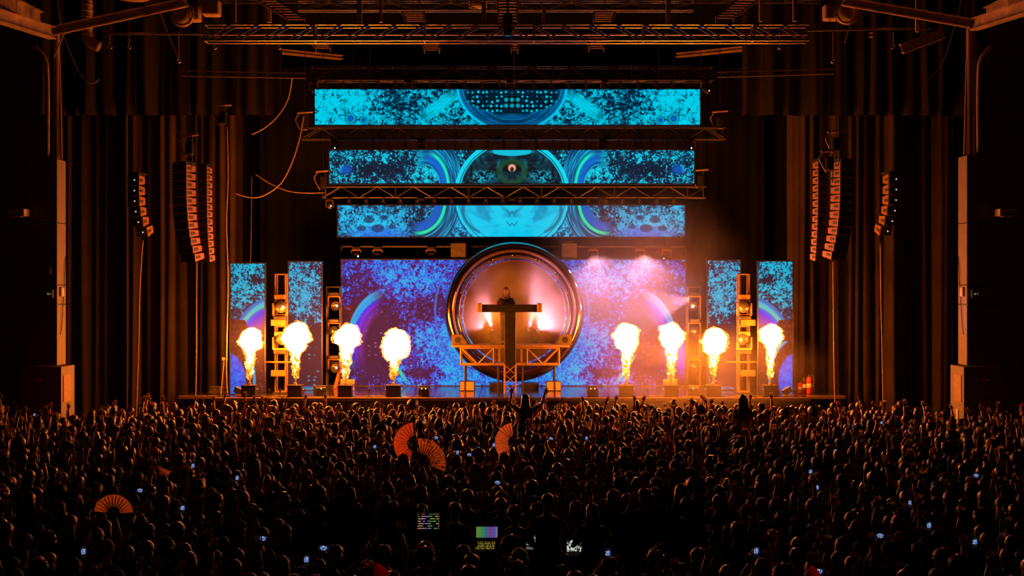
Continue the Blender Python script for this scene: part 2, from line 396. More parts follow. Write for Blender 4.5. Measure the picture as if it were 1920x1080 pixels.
def paint_outer(g, u, v):
    t = cells(g, u, v, 21.0, g.add(g.mul(g.blob(u, v, 495, 520, 60, 60), .07), g.mul(g.blob(u, v, 482, 525, 16, 14), -.16), g.mul(g.blob(u, v, 500, 660, 60, 60), -.3), -.045), 6.5, 22)
    col = g.ramp(t, [(.36, (.02, .008, .02)), (.45, (.008, .03, .08)), (.52, (0, .17, .34)), (.56, CY2), (.64, (0, .58, .84))]); col = outline(g, t, col, 7.0, (0, .03, .10), .6)
    e = g.ell(u, v, 447, 690, 84, 128)
    ln = g.add(e, g.mul(g.sub(g.noise(g.mul(e, 160), g.mul(v, .1), 6, 2, .6, .3, 7.0), .5), .10))
    ac = g.ramp(ln, [(.30, MAR), (.5, (.12, .015, .02)), (.66, (.30, .06, .12)), (.76, (.16, .03, .45)), (.84, (.01, .03, .75)), (.90, (.01, .10, .8)), (.945, (0, .62, .25)), (.965, (0, .5, .7)), (1.0, (0, .16, .55))])
    col = g.mix(g.smooth(ln, 1.06, 1.02), col, ac)
    out = g.mul(g.m('GREATER_THAN', g.add(u, g.mul(v, .45)), 505 + .45 * 590), g.m('GREATER_THAN', v, 600)); col = g.mix(out, col, g.ramp(g.noise(u, v, 10, 3, .6, 1., 3.), [(.4, (.05, .008, .008)), (.66, (.13, .02, .02)), (.75, (.35, .08, .1))]))
    bl = g.smooth(g.ell(u, v, 540, 712, 42, 54), 1.0, .93); col = g.mix(bl, col, g.ramp(g.noise(u, v, 14, 4, .6, .6, 4.), [(.35, (.004, .03, .55)), (.55, (.002, .12, .82)), (.7, (0, .22, .9))]))
    e3 = g.ell(u, v, 545, 712, 62, 84); col = g.mix(g.mul(g.band(e3, 1.0, .05), g.m('GREATER_THAN', v, 640)), col, (0, .32, .62))
    return col
def paint_inner(g, u, v):
    t = cells(g, u, v, 31.0, g.add(g.mul(g.blob(u, v, 392, 540, 40, 60), .10), g.mul(g.smooth(v, 590, 640), -.34), g.mul(g.m('MULTIPLY', g.smooth(u, 372, 360), g.smooth(v, 590, 640)), .22), g.mul(g.blob(u, v, 375, 605, 20, 20), .05), -.06), 6.0, 20)
    col = g.ramp(t, [(.36, MAR), (.46, (.03, .012, .05)), (.52, (0, .13, .36)), (.56, (0, .38, .66)), (.64, (0, .58, .84))]); col = outline(g, t, col, 7.0, (0, .03, .12), .6)
    dots = g.mul(g.smooth(g.vor(g.mul(u, .55), v, 8, 6.0, .5), .24, .13), g.smooth(v, 635, 660), g.smooth(u, 400, 385)); col = g.mix(g.mul(dots, .8), col, (.02, .30, .42))
    low = g.mul(g.smooth(v, 722, 730), g.smooth(g.noise(u, v, 8, 2, .6, 1., 8.), .45, .55)); col = g.mix(low, col, (0, .25, .5))
    return col
# ------------------------------------------------------------------ the hall: floor, walls, roof, stage
ZS = 1.70             # stage height
YF, YB = 41.85, 46.6  # stage front edge, LED wall
def struct(name, mb, mat, parent=None, label=None, cat=None):
    o = mb.build(name, mat, parent); tag(o, label, cat, None, 'structure'); return o
struct('floor', MB().box((0, 27, -.1), (60, 56, .2)), M_floor, label='dark concrete floor under the crowd', cat='floor')
struct('wall_back', MB().box((0, 53.0, 8), (46, .3, 16.5)), M_wall, label='dark rear wall behind the stage', cat='wall')
struct('wall_left', MB().box((-22.9, 27, 8), (.3, 52, 16.5)), M_wall, label='dark side wall beyond the plain pillar', cat='wall')
struct('wall_right', MB().box((22.9, 27, 8), (.3, 52, 16.5)), M_wall, label='dark side wall beyond the pillar marked 81', cat='wall')
struct('ceiling', MB().box((0, 27, 16.3), (46, 52, .2)), M_wall, label='dark roof deck above the steelwork', cat='ceiling')

stage = thing('stage', 'low black stage deck with a worn wooden front edge', 'stage', (0, 44, 0))
tag(stage, kind='structure')
XS = 9.0
nb = 9
for i in range(nb):   # deck sheets with visible joints
    a = -XS + 2 * XS * i / nb; b = a + 2 * XS / nb
    for j, (y0, y1) in enumerate(((YF, 44.2), (44.2, 46.7), (46.7, 49.5))):
        blk('deck_panel', ((a + b) / 2, (y0 + y1) / 2, ZS - .02), (b - a - .012, y1 - y0 - .012, .04), M_stage, stage, bev=.005)
MB().box((0, 45.7, ZS - .10), (2 * XS, 7.6, .11)).build('deck_frame', M_blackm, stage)
for i in range(nb):
    a = -XS + 2 * XS * i / nb; b = a + 2 * XS / nb
    blk('edge_board', ((a + b) / 2, YF - .03, ZS - .055), (b - a - .01, .05, .09), M_edge, stage, bev=.006)
    blk('skirt_panel', ((a + b) / 2, YF + .1, (ZS - .16) / 2), (b - a - .02, .04, ZS - .17), M_black, stage)
for sx, lab in ((-1, 'narrow wing platform at the curtain beside the coiled cables'), (1, 'narrow wing platform under the red fire extinguishers')):
    wp = thing('wing_platform', lab, 'platform', (sx * 9.6, 43.2, 0))
    blk('deck_panel', (sx * 9.62, 43.6, ZS - .02), (1.2, 2.2, .04), M_stage, wp, bev=.005)
    blk('edge_board', (sx * 9.62, 42.48, ZS - .05), (1.2, .05, .10), M_edge, wp, bev=.006)
    for x in (-.5, .5): rod('leg', (sx * 9.62 + x, 42.7, 0), (sx * 9.62 + x, 42.7, ZS - .05), .03, M_darkalu, wp)
    for x in (-.5, .5): rod('leg', (sx * 9.62 + x, 44.5, 0), (sx * 9.62 + x, 44.5, ZS - .05), .03, M_darkalu, wp)

# black backdrop and velour curtains with folds
def curtain(name, x0, x1, Y, z0, z1, mat, label, pitch=.28, amp=.11, seed=0, group=None, gather=.0):
    rnd = random.Random(seed); mb = MB(); n = int(abs(x1 - x0) / pitch * 8); rows = 6
    ph = [rnd.uniform(-.6, .6) for _ in range(n + 2)]
    pts = []
    for r in range(rows):
        t = r / (rows - 1); z = z0 + (z1 - z0) * t
        for i in range(n + 1):
            s = i / n; x = x0 + (x1 - x0) * s
            f = 2 * math.pi * abs(x1 - x0) / pitch * s
            wv = .75 * math.sin(f + 2.4 * math.sin(s * 9 + seed) + .9 * math.sin(s * 23 + 2 * seed) + .35 * (1 - t) * math.sin(s * 31 + seed))
            wv += .7 * math.sin(f * .37 + seed + .4 * (1 - t)) + .25 * math.sin(f * 2.3 + seed * 3)
            pts.append((x + .05 * math.sin(f * .5 + 3 * (1 - t)) * (1 - t), Y + amp * wv * (1 - .25 * t), z))
    fs = [(r * (n + 1) + i, r * (n + 1) + i + 1, (r + 1) * (n + 1) + i + 1, (r + 1) * (n + 1) + i) for r in range(rows - 1) for i in range(n)]
    mb.add(pts, fs); b = len(pts)
    mb.add([(p[0], p[1] + .03, p[2]) for p in pts], [tuple(reversed(f)) for f in fs])
    top = mb
    o = top.build(name, mat, None, True); tag(o, label, 'curtain', group); return o
curtain('backdrop_curtain', -9.4, 9.4, 51.6, 0.0, 13.2, M_drop, 'black backdrop curtain hanging behind all the LED screens', .5, .10, 3)
GR = 'velour side curtains of the stage opening'
for k, (a, b, Y) in enumerate(((-14.6, -12.3, 44.6), (-12.3, -10.4, 44.3), (-10.4, -8.75, 45.05))):
    curtain('stage_curtain', a, b, Y, 0.0, 10.95, M_curtain,
            ('brown velour curtain panel next to the plain pillar', 'brown velour curtain panel behind the short curved speaker array on the plain pillar side', 'brown velour curtain panel beside the outer LED column near the coiled cables')[k], .52, .15, 5 + k, GR)
for k, (a, b, Y) in enumerate(((8.95, 10.6, 45.05), (10.6, 12.5, 44.4), (12.5, 15.0, 44.7))):
    curtain('stage_curtain', a, b, Y, 0.0, 10.95, M_curtain,
            ('brown velour curtain panel behind the fire extinguishers', 'brown velour curtain panel behind the short curved speaker array on the 81 pillar side', 'brown velour curtain panel next to the pillar marked 81')[k], .52, .15, 15 + k, GR)
for sx, lab in ((-1, 'upper velour border curtain above the panels on the plain pillar side'), (1, 'upper velour border curtain above the panels on the 81 pillar side')):
    a, b = sorted((sx * 7.3, sx * 15.0)); curtain('border_curtain', a, b, 44.0, 10.48, 14.2, M_border, lab, .62, .10, 31 + sx)

# ------------------------------------------------------------------ LED screens
def led(name, px0, px1, py0, py1, Y, paint, label, group=None, gain=1.0, feet=False):
    a, b = PX(px0, py1, Y), PX(px1, py0, Y)
    t = thing(name, label, 'screen', ((a.x + b.x) / 2, Y, a.z), group)
    mb = MB().box(((a.x + b.x) / 2, Y + .07, (a.z + b.z) / 2), (b.x - a.x, .10, b.z - a.z)); mb.build('cabinet', M_black, t)
    d = MB().box(((a.x + b.x) / 2, Y + .011, (a.z + b.z) / 2), (b.x - a.x - .012, .018, b.z - a.z - .012))
    mat = screen_mat(name + '_picture', Y, paint, gain); o = d.build('display', mat, t)
    fr = MB()
    for x in (a.x - .015, b.x + .015): fr.box((x, Y + .06, (a.z + b.z) / 2), (.03, .13, b.z - a.z + .06))
    for z in (a.z - .015, b.z + .015): fr.box(((a.x + b.x) / 2, Y + .06, z), (b.x - a.x, .13, .03))
    fr.build('rim', M_blackm, t)
    if feet:
        for x in (a.x + .15, b.x - .15):
            s = blk('support_leg', (x, Y + .5, (a.z + ZS) / 2 + .8), (.06, .06, a.z - ZS + 1.8), M_darkalu, t)
            blk('support_foot', (x, Y + .35, ZS + .02), (.08, .8, .04), M_blackm, t)
    return t
YT, YM, YL = 41.6, 43.8, 46.2
led('led_banner', 590, 1313, 167, 234, YT, paint_top, 'topmost cyan LED banner with a dotted bowl pattern at its middle')
led('led_banner', 617, 1302, 281, 344, YM, paint_mid, 'middle cyan LED banner showing a dark disc and a tiny arch')
led('led_banner', 633, 1284, 385, 444, YL, paint_low, 'lowest cyan LED banner showing a flat bright cyan disc')
led('led_wall', 640, 1285, 487, 723, YB, paint_wall, 'wide blue and purple LED wall behind the mirrored orb', feet=True)
GS = 'tall LED columns beside the LED wall'
led('led_column', 432, 496, 494, 739, 42.9, paint_outer, 'narrow LED column with a blue corner next to the coiled cables', GS, feet=True)
led('led_column', 541, 603, 491, 731, 44.7, paint_inner, 'narrow LED column between a light tower and the leaning orange ladder', GS, feet=True)
led('led_column', 1327, 1388, 488, 730, 44.7, paint_inner, 'narrow LED column between dark light tower and the tower on the extinguisher side', GS, feet=True)
led('led_column', 1422, 1486, 490, 739, 42.9, paint_outer, 'narrow LED column with a blue corner next to the fire extinguishers', GS, feet=True)
# ------------------------------------------------------------------ trusses and roof steel
def truss(name, label, p0, p1, size, bay, mat, group=None, r=.025, faces=('front', 'bottom'), cat='truss', flip=True):
    """box truss along x from p0 to p1 (centres); chords and braces are parts"""
    p0, p1 = Vector(p0), Vector(p1); h = size / 2
    t = thing(name, label, cat, (p0 + p1) / 2, group)
    L = (p1 - p0).length; n = max(1, round(L / bay))
    for y in (-h, h):
        for z in (-h, h):
            o = Vector((0, y, z)); rod('chord', p0 + o, p1 + o, r, mat, t)
    for i in range(n):
        a = p0.lerp(p1, i / n); b = p0.lerp(p1, (i + 1) / n)
        up = (i < n / 2) if flip else (i % 2 == 0)
        za, zb = (-h, h) if up else (h, -h)
        for y in (-h, h): rod('brace', a + Vector((0, y, za)), b + Vector((0, y, zb)), r * .72, mat, t, 6)
        ya, yb = (-h, h) if i % 2 else (h, -h)
        rod('brace', a + Vector((0, ya, -h)), b + Vector((0, yb, -h)), r * .6, mat, t, 6)
    for i in range(0, n + 1, 4):
        a = p0.lerp(p1, i / n)
        mb = MB()
        for y in (-h, h): mb.tube([a + Vector((0, y, -h)), a + Vector((0, y, h))], r * .9, 6)
        for z in (-h, h): mb.tube([a + Vector((0, -h, z)), a + Vector((0, h, z))], r * .9, 6)
        mb.build('end_frame', mat, t)
    return t
# front truss over the audience edge of the stage
YFT = 37.0
a, b = PX(386, 63, YFT), PX(1514, 63, YFT)
truss('roof_truss', 'long aluminium box truss hung across the hall in front of the banners', a, b, .42, .74, M_alu, r=.030)
hm = PX(952, 44, YFT)
mo = thing('chain_motor', 'black chain motor at the middle of the long front truss', 'hoist', hm)
MB().box(hm, (.26, .26, .5), bev=.04).build('body', M_blackm, mo); rod('chain', hm + Vector((0, 0, .2)), hm + Vector((0, 0, 3.2)), .03, M_blackm, mo)
MB().lathe([(0.02, 0), (.16, .02), (.17, .10), (.03, .16)], hm + Vector((0, 0, -.36)), 14).build('hook_block', M_chrome, mo)
# long pipe behind it
for x0, x1, yy, Y, lab in ((200, 390, 63.5, 39.0, 'thin roof pipe end running towards the plain pillar'), (1514, 1745, 57, 39.0, 'thin roof pipe end running towards the pillar marked 81'), (386, 1514, 64.5, 39.0, 'thin roof pipe seen between the chords of the long front truss')):
    tag(rod('roof_pipe', PX(x0, yy, Y), PX(x1, yy - (4 if x0 > 1500 else 0), Y), .035, M_alu), lab, 'pipe')
# banner trusses
def btruss(px0, px1, py, Y, size, lab, bay=.62):
    a, b = PX(px0, py, Y), PX(px1, py, Y); t = truss('banner_truss', lab, a, b, size, bay, M_darkalu, r=.026, flip=False)
    for k in (.12, .5, .88):
        p = a.lerp(b, k) + Vector((0, size / 2, size / 2)); rod('lift_chain', p, Vector((p.x, p.y, 16.2)), .012, M_blackm, t, 6)
    return t
btruss(585, 1335, 139, YT + .45, .42, 'dark box truss carrying the topmost LED banner')
btruss(566, 1360, 251, YM + .35, .36, 'dark box truss carrying the middle LED banner')
btruss(606, 1322, 361, YL + .35, .36, 'dark box truss carrying the lowest LED banner')
for x0, x1, lab in ((342, 572, 'slim ladder truss reaching from the top banner truss to the plain pillar side'), (1345, 1562, 'slim ladder truss reaching from the top banner truss to the 81 pillar side')):
    py0, py1 = (138, 142) if x0 < 900 else (140, 134)
    a, b = PX(x0, py0, 42.4), PX(x1, py1, 42.4); t = thing('ladder_truss', lab, 'truss', (a + b) / 2)
    for z in (-.075, .075): rod('chord', a + Vector((0, 0, z)), b + Vector((0, 0, z)), .022, M_alu, t)
    c = a.lerp(b, .4); rod('lift_line', c, Vector((c.x, c.y, 16.2)), .01, M_blackm, t, 6)
    for i in range(9):
        p = a.lerp(b, i / 9); q = a.lerp(b, (i + .55) / 9); rod('brace', p + Vector((0, 0, -.075)), q + Vector((0, 0, .075)), .014, M_alu, t, 6)
# banner hangers, cable loops and clamps under the trusses
def banner_clamps(px0, px1, n, zc, hs, py1, Y, lab, grp):
    zt = PX(0, py1, Y).z + .032; zb_ = zc - hs / 2 - .024
    for i in range(n):
        x = PX(px0 + (px1 - px0) * (i + .5) / n, 0, Y).x; p = Vector((x, Y + .12, max(zb_, zt + .1))); q = Vector((x, Y + .06, zt))
        mb = MB(); mb.tube([p, q], .018, 6); mb.box((p + q) / 2, (.05, .06, .08)); mb.tube(spline([p + Vector((-.04, 0, -.02)), (p + q) / 2 + Vector((-.06, -.05, -.05)), q + Vector((0, -.04, .0)), (p + q) / 2 + Vector((.06, -.05, -.05)), p + Vector((.04, 0, -.02))], 4), .012, 5)
        tag(mb.build('banner_clamp', M_alu), lab, 'clamp', grp)
banner_clamps(595, 1310, 22, PX(0, 139, YT + .45).z, .42, 167, YT, 'small hanging clamp above the topmost LED banner', 'clamps above the topmost banner')
banner_clamps(622, 1298, 22, PX(0, 251, YM + .35).z, .36, 281, YM, 'small cable loop and clamp above the middle LED banner', 'clamps above the middle banner')
banner_clamps(638, 1280, 20, PX(0, 361, YL + .35).z, .36, 385, YL, 'small hanging clamp above the lowest LED banner', 'clamps above the lowest banner')

# roof rafters: light steel beams meeting on the pillar heads
def beam(name, p0, p1, hgt, wid, mat, lab, cat='beam', grp=None):
    p0, p1 = Vector(p0), Vector(p1); d = p1 - p0
    q = d.to_track_quat('X', 'Z').to_matrix(); L = d.length; mb = MB()
    mb.box((0, 0, hgt / 2 - .02), (L, wid, .03)); mb.box((0, 0, -hgt / 2 + .02), (L, wid, .04)); mb.box((0, 0, 0), (L, .04, hgt - .06))
    o = mb.build(name, mat, None, False, Matrix.Translation((p0 + p1) / 2) @ q.to_4x4()); tag(o, lab, cat, grp, 'structure'); return o
YP = 37.5
def rafter(x0, y0, Ya, x1, y1, Yb, h, lab): beam('roof_beam', PX(x0, y0, Ya), PX(x1, y1, Yb), h, .22, M_steel, lab)
rafter(98, 58, YP, 350, 4, YP + 2, .26, 'painted steel rafter rising inward from the plain pillar head')
rafter(1822, 44, YP, 1580, 2, YP + 2, .26, 'painted steel rafter rising inward from the pillar head marked 81 side')
rafter(-90, 2, YP - 5, 98, 62, YP, .34, 'heavy roof beam running outward from the plain pillar head')
rafter(2000, -10, YP - 5, 1826, 46, YP, .34, 'heavy roof beam running outward above the pillar marked 81')
rafter(-40, -18, YP - 4, 75, 38, YP + 3, .5, 'deep gusset plate beam beside the plain pillar head')
rafter(1960, -20, YP - 4, 1850, 30, YP + 3, .5, 'deep gusset plate beam beside the head of pillar 81')
rafter(270, 71, 44, 640, 108, 50, .16, 'long sloping purlin behind the front truss on the plain pillar side')
rafter(1640, 66, 44, 1270, 104, 50, .16, 'long sloping purlin behind the front truss on the 81 pillar side')
rafter(1690, 92, 41, 1770, 62, 41, .3, 'short brace beam under the rafter near pillar 81')
for x, y0, y1, wd in ((672, -12, 45, .14), (436, -12, 46, .13), (905, 6, 45, .12), (1022, 14, 45, .12), (1255, -12, 45, .12), (503, 10, 42, .10), (712, 0, 42, .08), (1492, -10, 40, .10), (1722, -10, 60, .1), (1428, 2, 40, .08)):
    p, q = PX(x, y0, 38.6), PX(x + (4 if x < 960 else -4), y1, 38.6)
    o = MB().box((p + q) / 2, (wd, .1, (p - q).length)).build('roof_hanger', M_steel)
    tag(o, 'vertical steel hanger strap above the long front truss', 'hanger', 'steel hanger straps in the roof', 'structure')
# upper roof trusses along the top of the picture
truss('roof_truss', 'shallow roof truss between the hanger straps and the roof deck', PX(560, 12, 40.5), PX(1300, 12, 40.5), .26, .9, M_alu, r=.022, flip=False)
truss('roof_truss', 'roof truss high above the plain pillar side of the stage', PX(390, -14, 41.5), PX(1540, -14, 41.5), .5, 1.1, M_darkalu, r=.03, flip=False)
# slatted catwalk steps
def slats(px, py, wpx, hpx, skew, n, Y, lab):
    t = thing('slatted_step', lab, 'steps', PX(px, py + hpx / 2, Y), 'slatted catwalk steps in the roof')
    c = PX(px - skew * .5, py - hpx / 2, Y + .1); rod('hanger_rod', c, Vector((c.x, c.y, 16.2)), .012, M_blackm, t, 6)
    for i in range(n):
        s = i / (n - 1) - .5; c = PX(px + skew * s, py + hpx * s, Y - .25 * s)
        wq = wpx * (1 - .18 * s) * Y / F
        blk('slat', c, (round(wq, 2), .05, .035), M_tan, t)
    for sx in (-1, 1):
        a = PX(px - skew * .5 + sx * wpx * .54, py - hpx / 2, Y + .13); b = PX(px + skew * .5 + sx * wpx * .46, py + hpx / 2, Y - .13)
        rod('rail', a, b, .03, M_steel, t)
        rod('hanger', b, b + Vector((0, 0, -.12)), .02, M_steel, t)
slats(525, 16, 34, 40, 60, 9, 38.2, 'steep run of tan slatted catwalk steps above the front truss, plain pillar side')
slats(777, 31, 38, 16, 6, 5, 38.2, 'short tan slatted step pair above the topmost banner, plain pillar side')
slats(952, 18, 36, 40, 0, 8, 39.4, 'tall tan slatted steps right behind the central chain motor')
slats(1132, 31, 36, 16, -4, 5, 38.2, 'short tan slatted step above the topmost banner, 81 pillar side')
slats(1384, 14, 36, 38, -50, 9, 38.2, 'steep run of tan slatted catwalk steps above the front truss, 81 pillar side')
slats(808, 85, 30, 16, 4, 5, 42.5, 'small tan slats below the front truss, plain pillar side')
slats(1119, 80, 30, 20, -2, 6, 42.5, 'small tan slats below the front truss, 81 pillar side')
slats(965, 86, 12, 14, 0, 4, 42.5, 'tiny tan slats below the chain motor')
slats(602, 85, 30, 10, 8, 4, 42.5, 'small tan slats beside the sloping purlin, plain pillar side')
# duct with elbow, round roof fans
d0 = thing('air_duct', 'ribbed round air duct with an elbow beside the plain pillar', 'duct', PX(162, 60, 39.5))
MB().tube(spline([PX(163, -20, 39.5), PX(163, 30, 39.5), PX(163, 66, 39.5), PX(170, 80, 39.5), PX(186, 88, 39.5)], 5), .15, 14).build('pipe', M_steel, d0, True)
for i in range(6):
    c = PX(163, 10 + i * 11, 39.5); MB().lathe([(.16, -.02), (.175, 0), (.16, .02)], c, 14, closed=False).build('rib_ring', M_steel, d0)
for px, py, r, lab in ((250, 0, .45, 'round roof fan drum over the rafter by the plain pillar'), (1622, 14, .40, 'round roof fan drum over the rafter by pillar 81'), (340, 26, .34, 'ribbed round fan housing between rafter and front truss, plain pillar side'), (1590, 22, .34, 'ribbed round fan housing between rafter and front truss, 81 pillar side'), (896, 16, .26, 'flat round lamp housing above the front truss')):
    c = PX(px, py, 40.5); t = thing('roof_fan' if r > .3 else 'lamp_housing', lab, 'fan' if r > .3 else 'lamp', c)
    MB().lathe([(r * .3, .0), (r, .03), (r, .14), (r * .9, .16), (r * .9, .3), (r * .25, .42)], c, 20, 'Y' if r < .4 and r > .3 else 'Z').build('drum', M_steel, t, True)
    for k in range(3): MB().lathe([(r * 1.02, .02 + k * .07), (r * 1.06, .035 + k * .07), (r * 1.02, .05 + k * .07)], c, 20, 'Y' if r < .4 and r > .3 else 'Z', closed=False).build('ring', M_steel, t)
# speaker-like boxes up in the roof
for px, py, lab in ((360, 26, 'squarish loudspeaker box up in the roof, plain pillar side'), (1560, 24, 'squarish loudspeaker box up in the roof, 81 pillar side'), (397, 16, 'small junction cabinet in the roof by the steep slatted steps')):
    c = PX(px, py, 40.8); t = thing('roof_cabinet', lab, 'cabinet', c); MB().box(c, (.5, .4, .45), bev=.03).build('body', M_steel, t); MB().box(c + Vector((0, -.21, 0)), (.42, .02, .36)).build('front_panel', M_tan, t)
# bright slanted tie rods and hanging cable loops
for a, b, lab in (((297, 13), (334, 112), 'slanted bright tie rod hanging from the rafter, plain pillar side'), ((1606, 4), (1584, 80), 'slanted bright tie rod hanging from the rafter, 81 pillar side'), ((119, 53), (101, 108), 'short bright slanted rod at the plain pillar pipe')):
    ra, rb, tt_ = {297: (PX(98, 58, YP), PX(350, 4, YP + 2), .79), 1606: (PX(1822, 44, YP), PX(1580, 2, YP + 2), .893), 119: (PX(98, 58, YP), PX(350, 4, YP + 2), .083)}[a[0]]
    top = ra.lerp(rb, tt_) - Vector((0, 0, .13)); tag(rod('tie_rod', top, PX(*b, top.y), .022, M_tan), lab, 'rod')
def cable(name, pts, Y, r, mat, lab, grp=None, n=6):
    P = spline([PX(x, y, Y if len(q) == 0 else q[0]) for x, y, *q in pts], n)
    o = MB().tube(P, r, 6).build(name, mat, None, True); return tag(o, lab, 'cable', grp)
cable('hanging_cable', [(106, -20), (113, 40), (128, 90), (148, 135), (166, 155), (178, 155), (186, 148)], 38.8, .014, M_cable2, 'thin cable loop dangling from the roof beside the plain pillar')
cable('hanging_cable', [(1806, -20), (1797, 25), (1784, 70), (1770, 112), (1754, 138), (1742, 148)], 38.8, .014, M_cable2, 'thin cable loop dangling from the roof beside pillar 81')
cable('hanging_cable', [(548, 144, 42.4), (540, 185), (520, 218), (495, 240), (472, 252)], 42.6, .026, M_cable2, 'thick cable swag from the top banner truss end', n=8)
cable('hanging_cable', [(570, 214), (560, 265), (545, 310), (525, 345), (495, 366), (470, 370), (440, 362)], 43.6, .026, M_cable2, 'thick cable swag from the middle banner truss end')
cable('hanging_cable', [(609, 361, 46.4), (575, 362), (540, 358), (508, 345), (478, 326)], 45.6, .024, M_cable2, 'thick cable swag from the lowest banner truss end')
cable('hanging_cable', [(425, 235), (427, 330), (424, 420), (427, 520), (425, 620), (424, 700), (426, 742)], 42.2, .030, M_cable2, 'thick cable dropping straight down beside the outer LED column')
cable('hanging_cable', [(472, 328), (471, 400), (470, 470), (469, 492)], 43.6, .018, M_rubber, 'thin cable dropping behind the outer LED column top')
for k, x in enumerate((206, 242, 335, 403, 524, 1462, 1562, 1675)):
    p = PX(x, 60, 39.4); q = PX(x, 92 if x not in (335, 1562) else 118, 39.4)
    t = thing('roof_shackle', 'small chain and shackle hanging below the roof pipe', 'shackle', q, 'shackles hanging below the roof pipe')
    rod('chain', p, q + Vector((0, 0, .1)), .012, M_steel, t, 6); MB().tube(spline([q + Vector((0, 0, .12)), q + Vector((.05, 0, .04)), q, q + Vector((-.05, 0, .04)), q + Vector((0, 0, .12))], 4), .016, 6).build('shackle_loop', M_alu, t)
# motors over the speaker arrays and truss ends
def hoist(px, py, Y, lab):
    c = PX(px, py, Y); t = thing('chain_hoist', lab, 'hoist', c)
    rod('cross_bar', c + Vector((-.25, 0, 0)), c + Vector((.25, 0, .04)), .035, M_tan, t); MB().box(c + Vector((.0, .05, -.35)), (.22, .22, .4), bev=.03).build('body', M_blackm, t)
    rod('chain', c + Vector((.08, 0, 0)), c + Vector((.08, 0, -.9)), .02, M_alu, t); rod('lift_chain', c, Vector((c.x, c.y, 16.2)), .012, M_blackm, t)
    MB().tube(spline([c + Vector((-.2, 0, -.05)), c + Vector((-.3, 0, -.2)), c + Vector((-.22, 0, -.4)), c + Vector((-.1, 0, -.6))], 5), .02, 6).build('cable_loop', M_cable2, t)
hoist(418, 199, 42.2, 'chain hoist with a bright cross bar over the thick dropped cable')
hoist(355, 255, 40.2, 'chain hoist above the long speaker arrays, plain pillar side')
hoist(1568, 248, 40.2, 'chain hoist above the long speaker arrays, 81 pillar side')
hoist(1556, 284, 40.0, 'lower chain hoist with a cable loop, 81 pillar side')
hoist(1350, 210, 44.0, 'chain hoist at the middle banner truss end, 81 pillar side')
hoist(1314, 320, 46.0, 'chain hoist at the lowest banner truss end, 81 pillar side')
hoist(606, 322, 46.0, 'chain hoist at the lowest banner truss end, plain pillar side')
hoist(572, 212, 44.0, 'chain hoist at the middle banner truss end, plain pillar side')

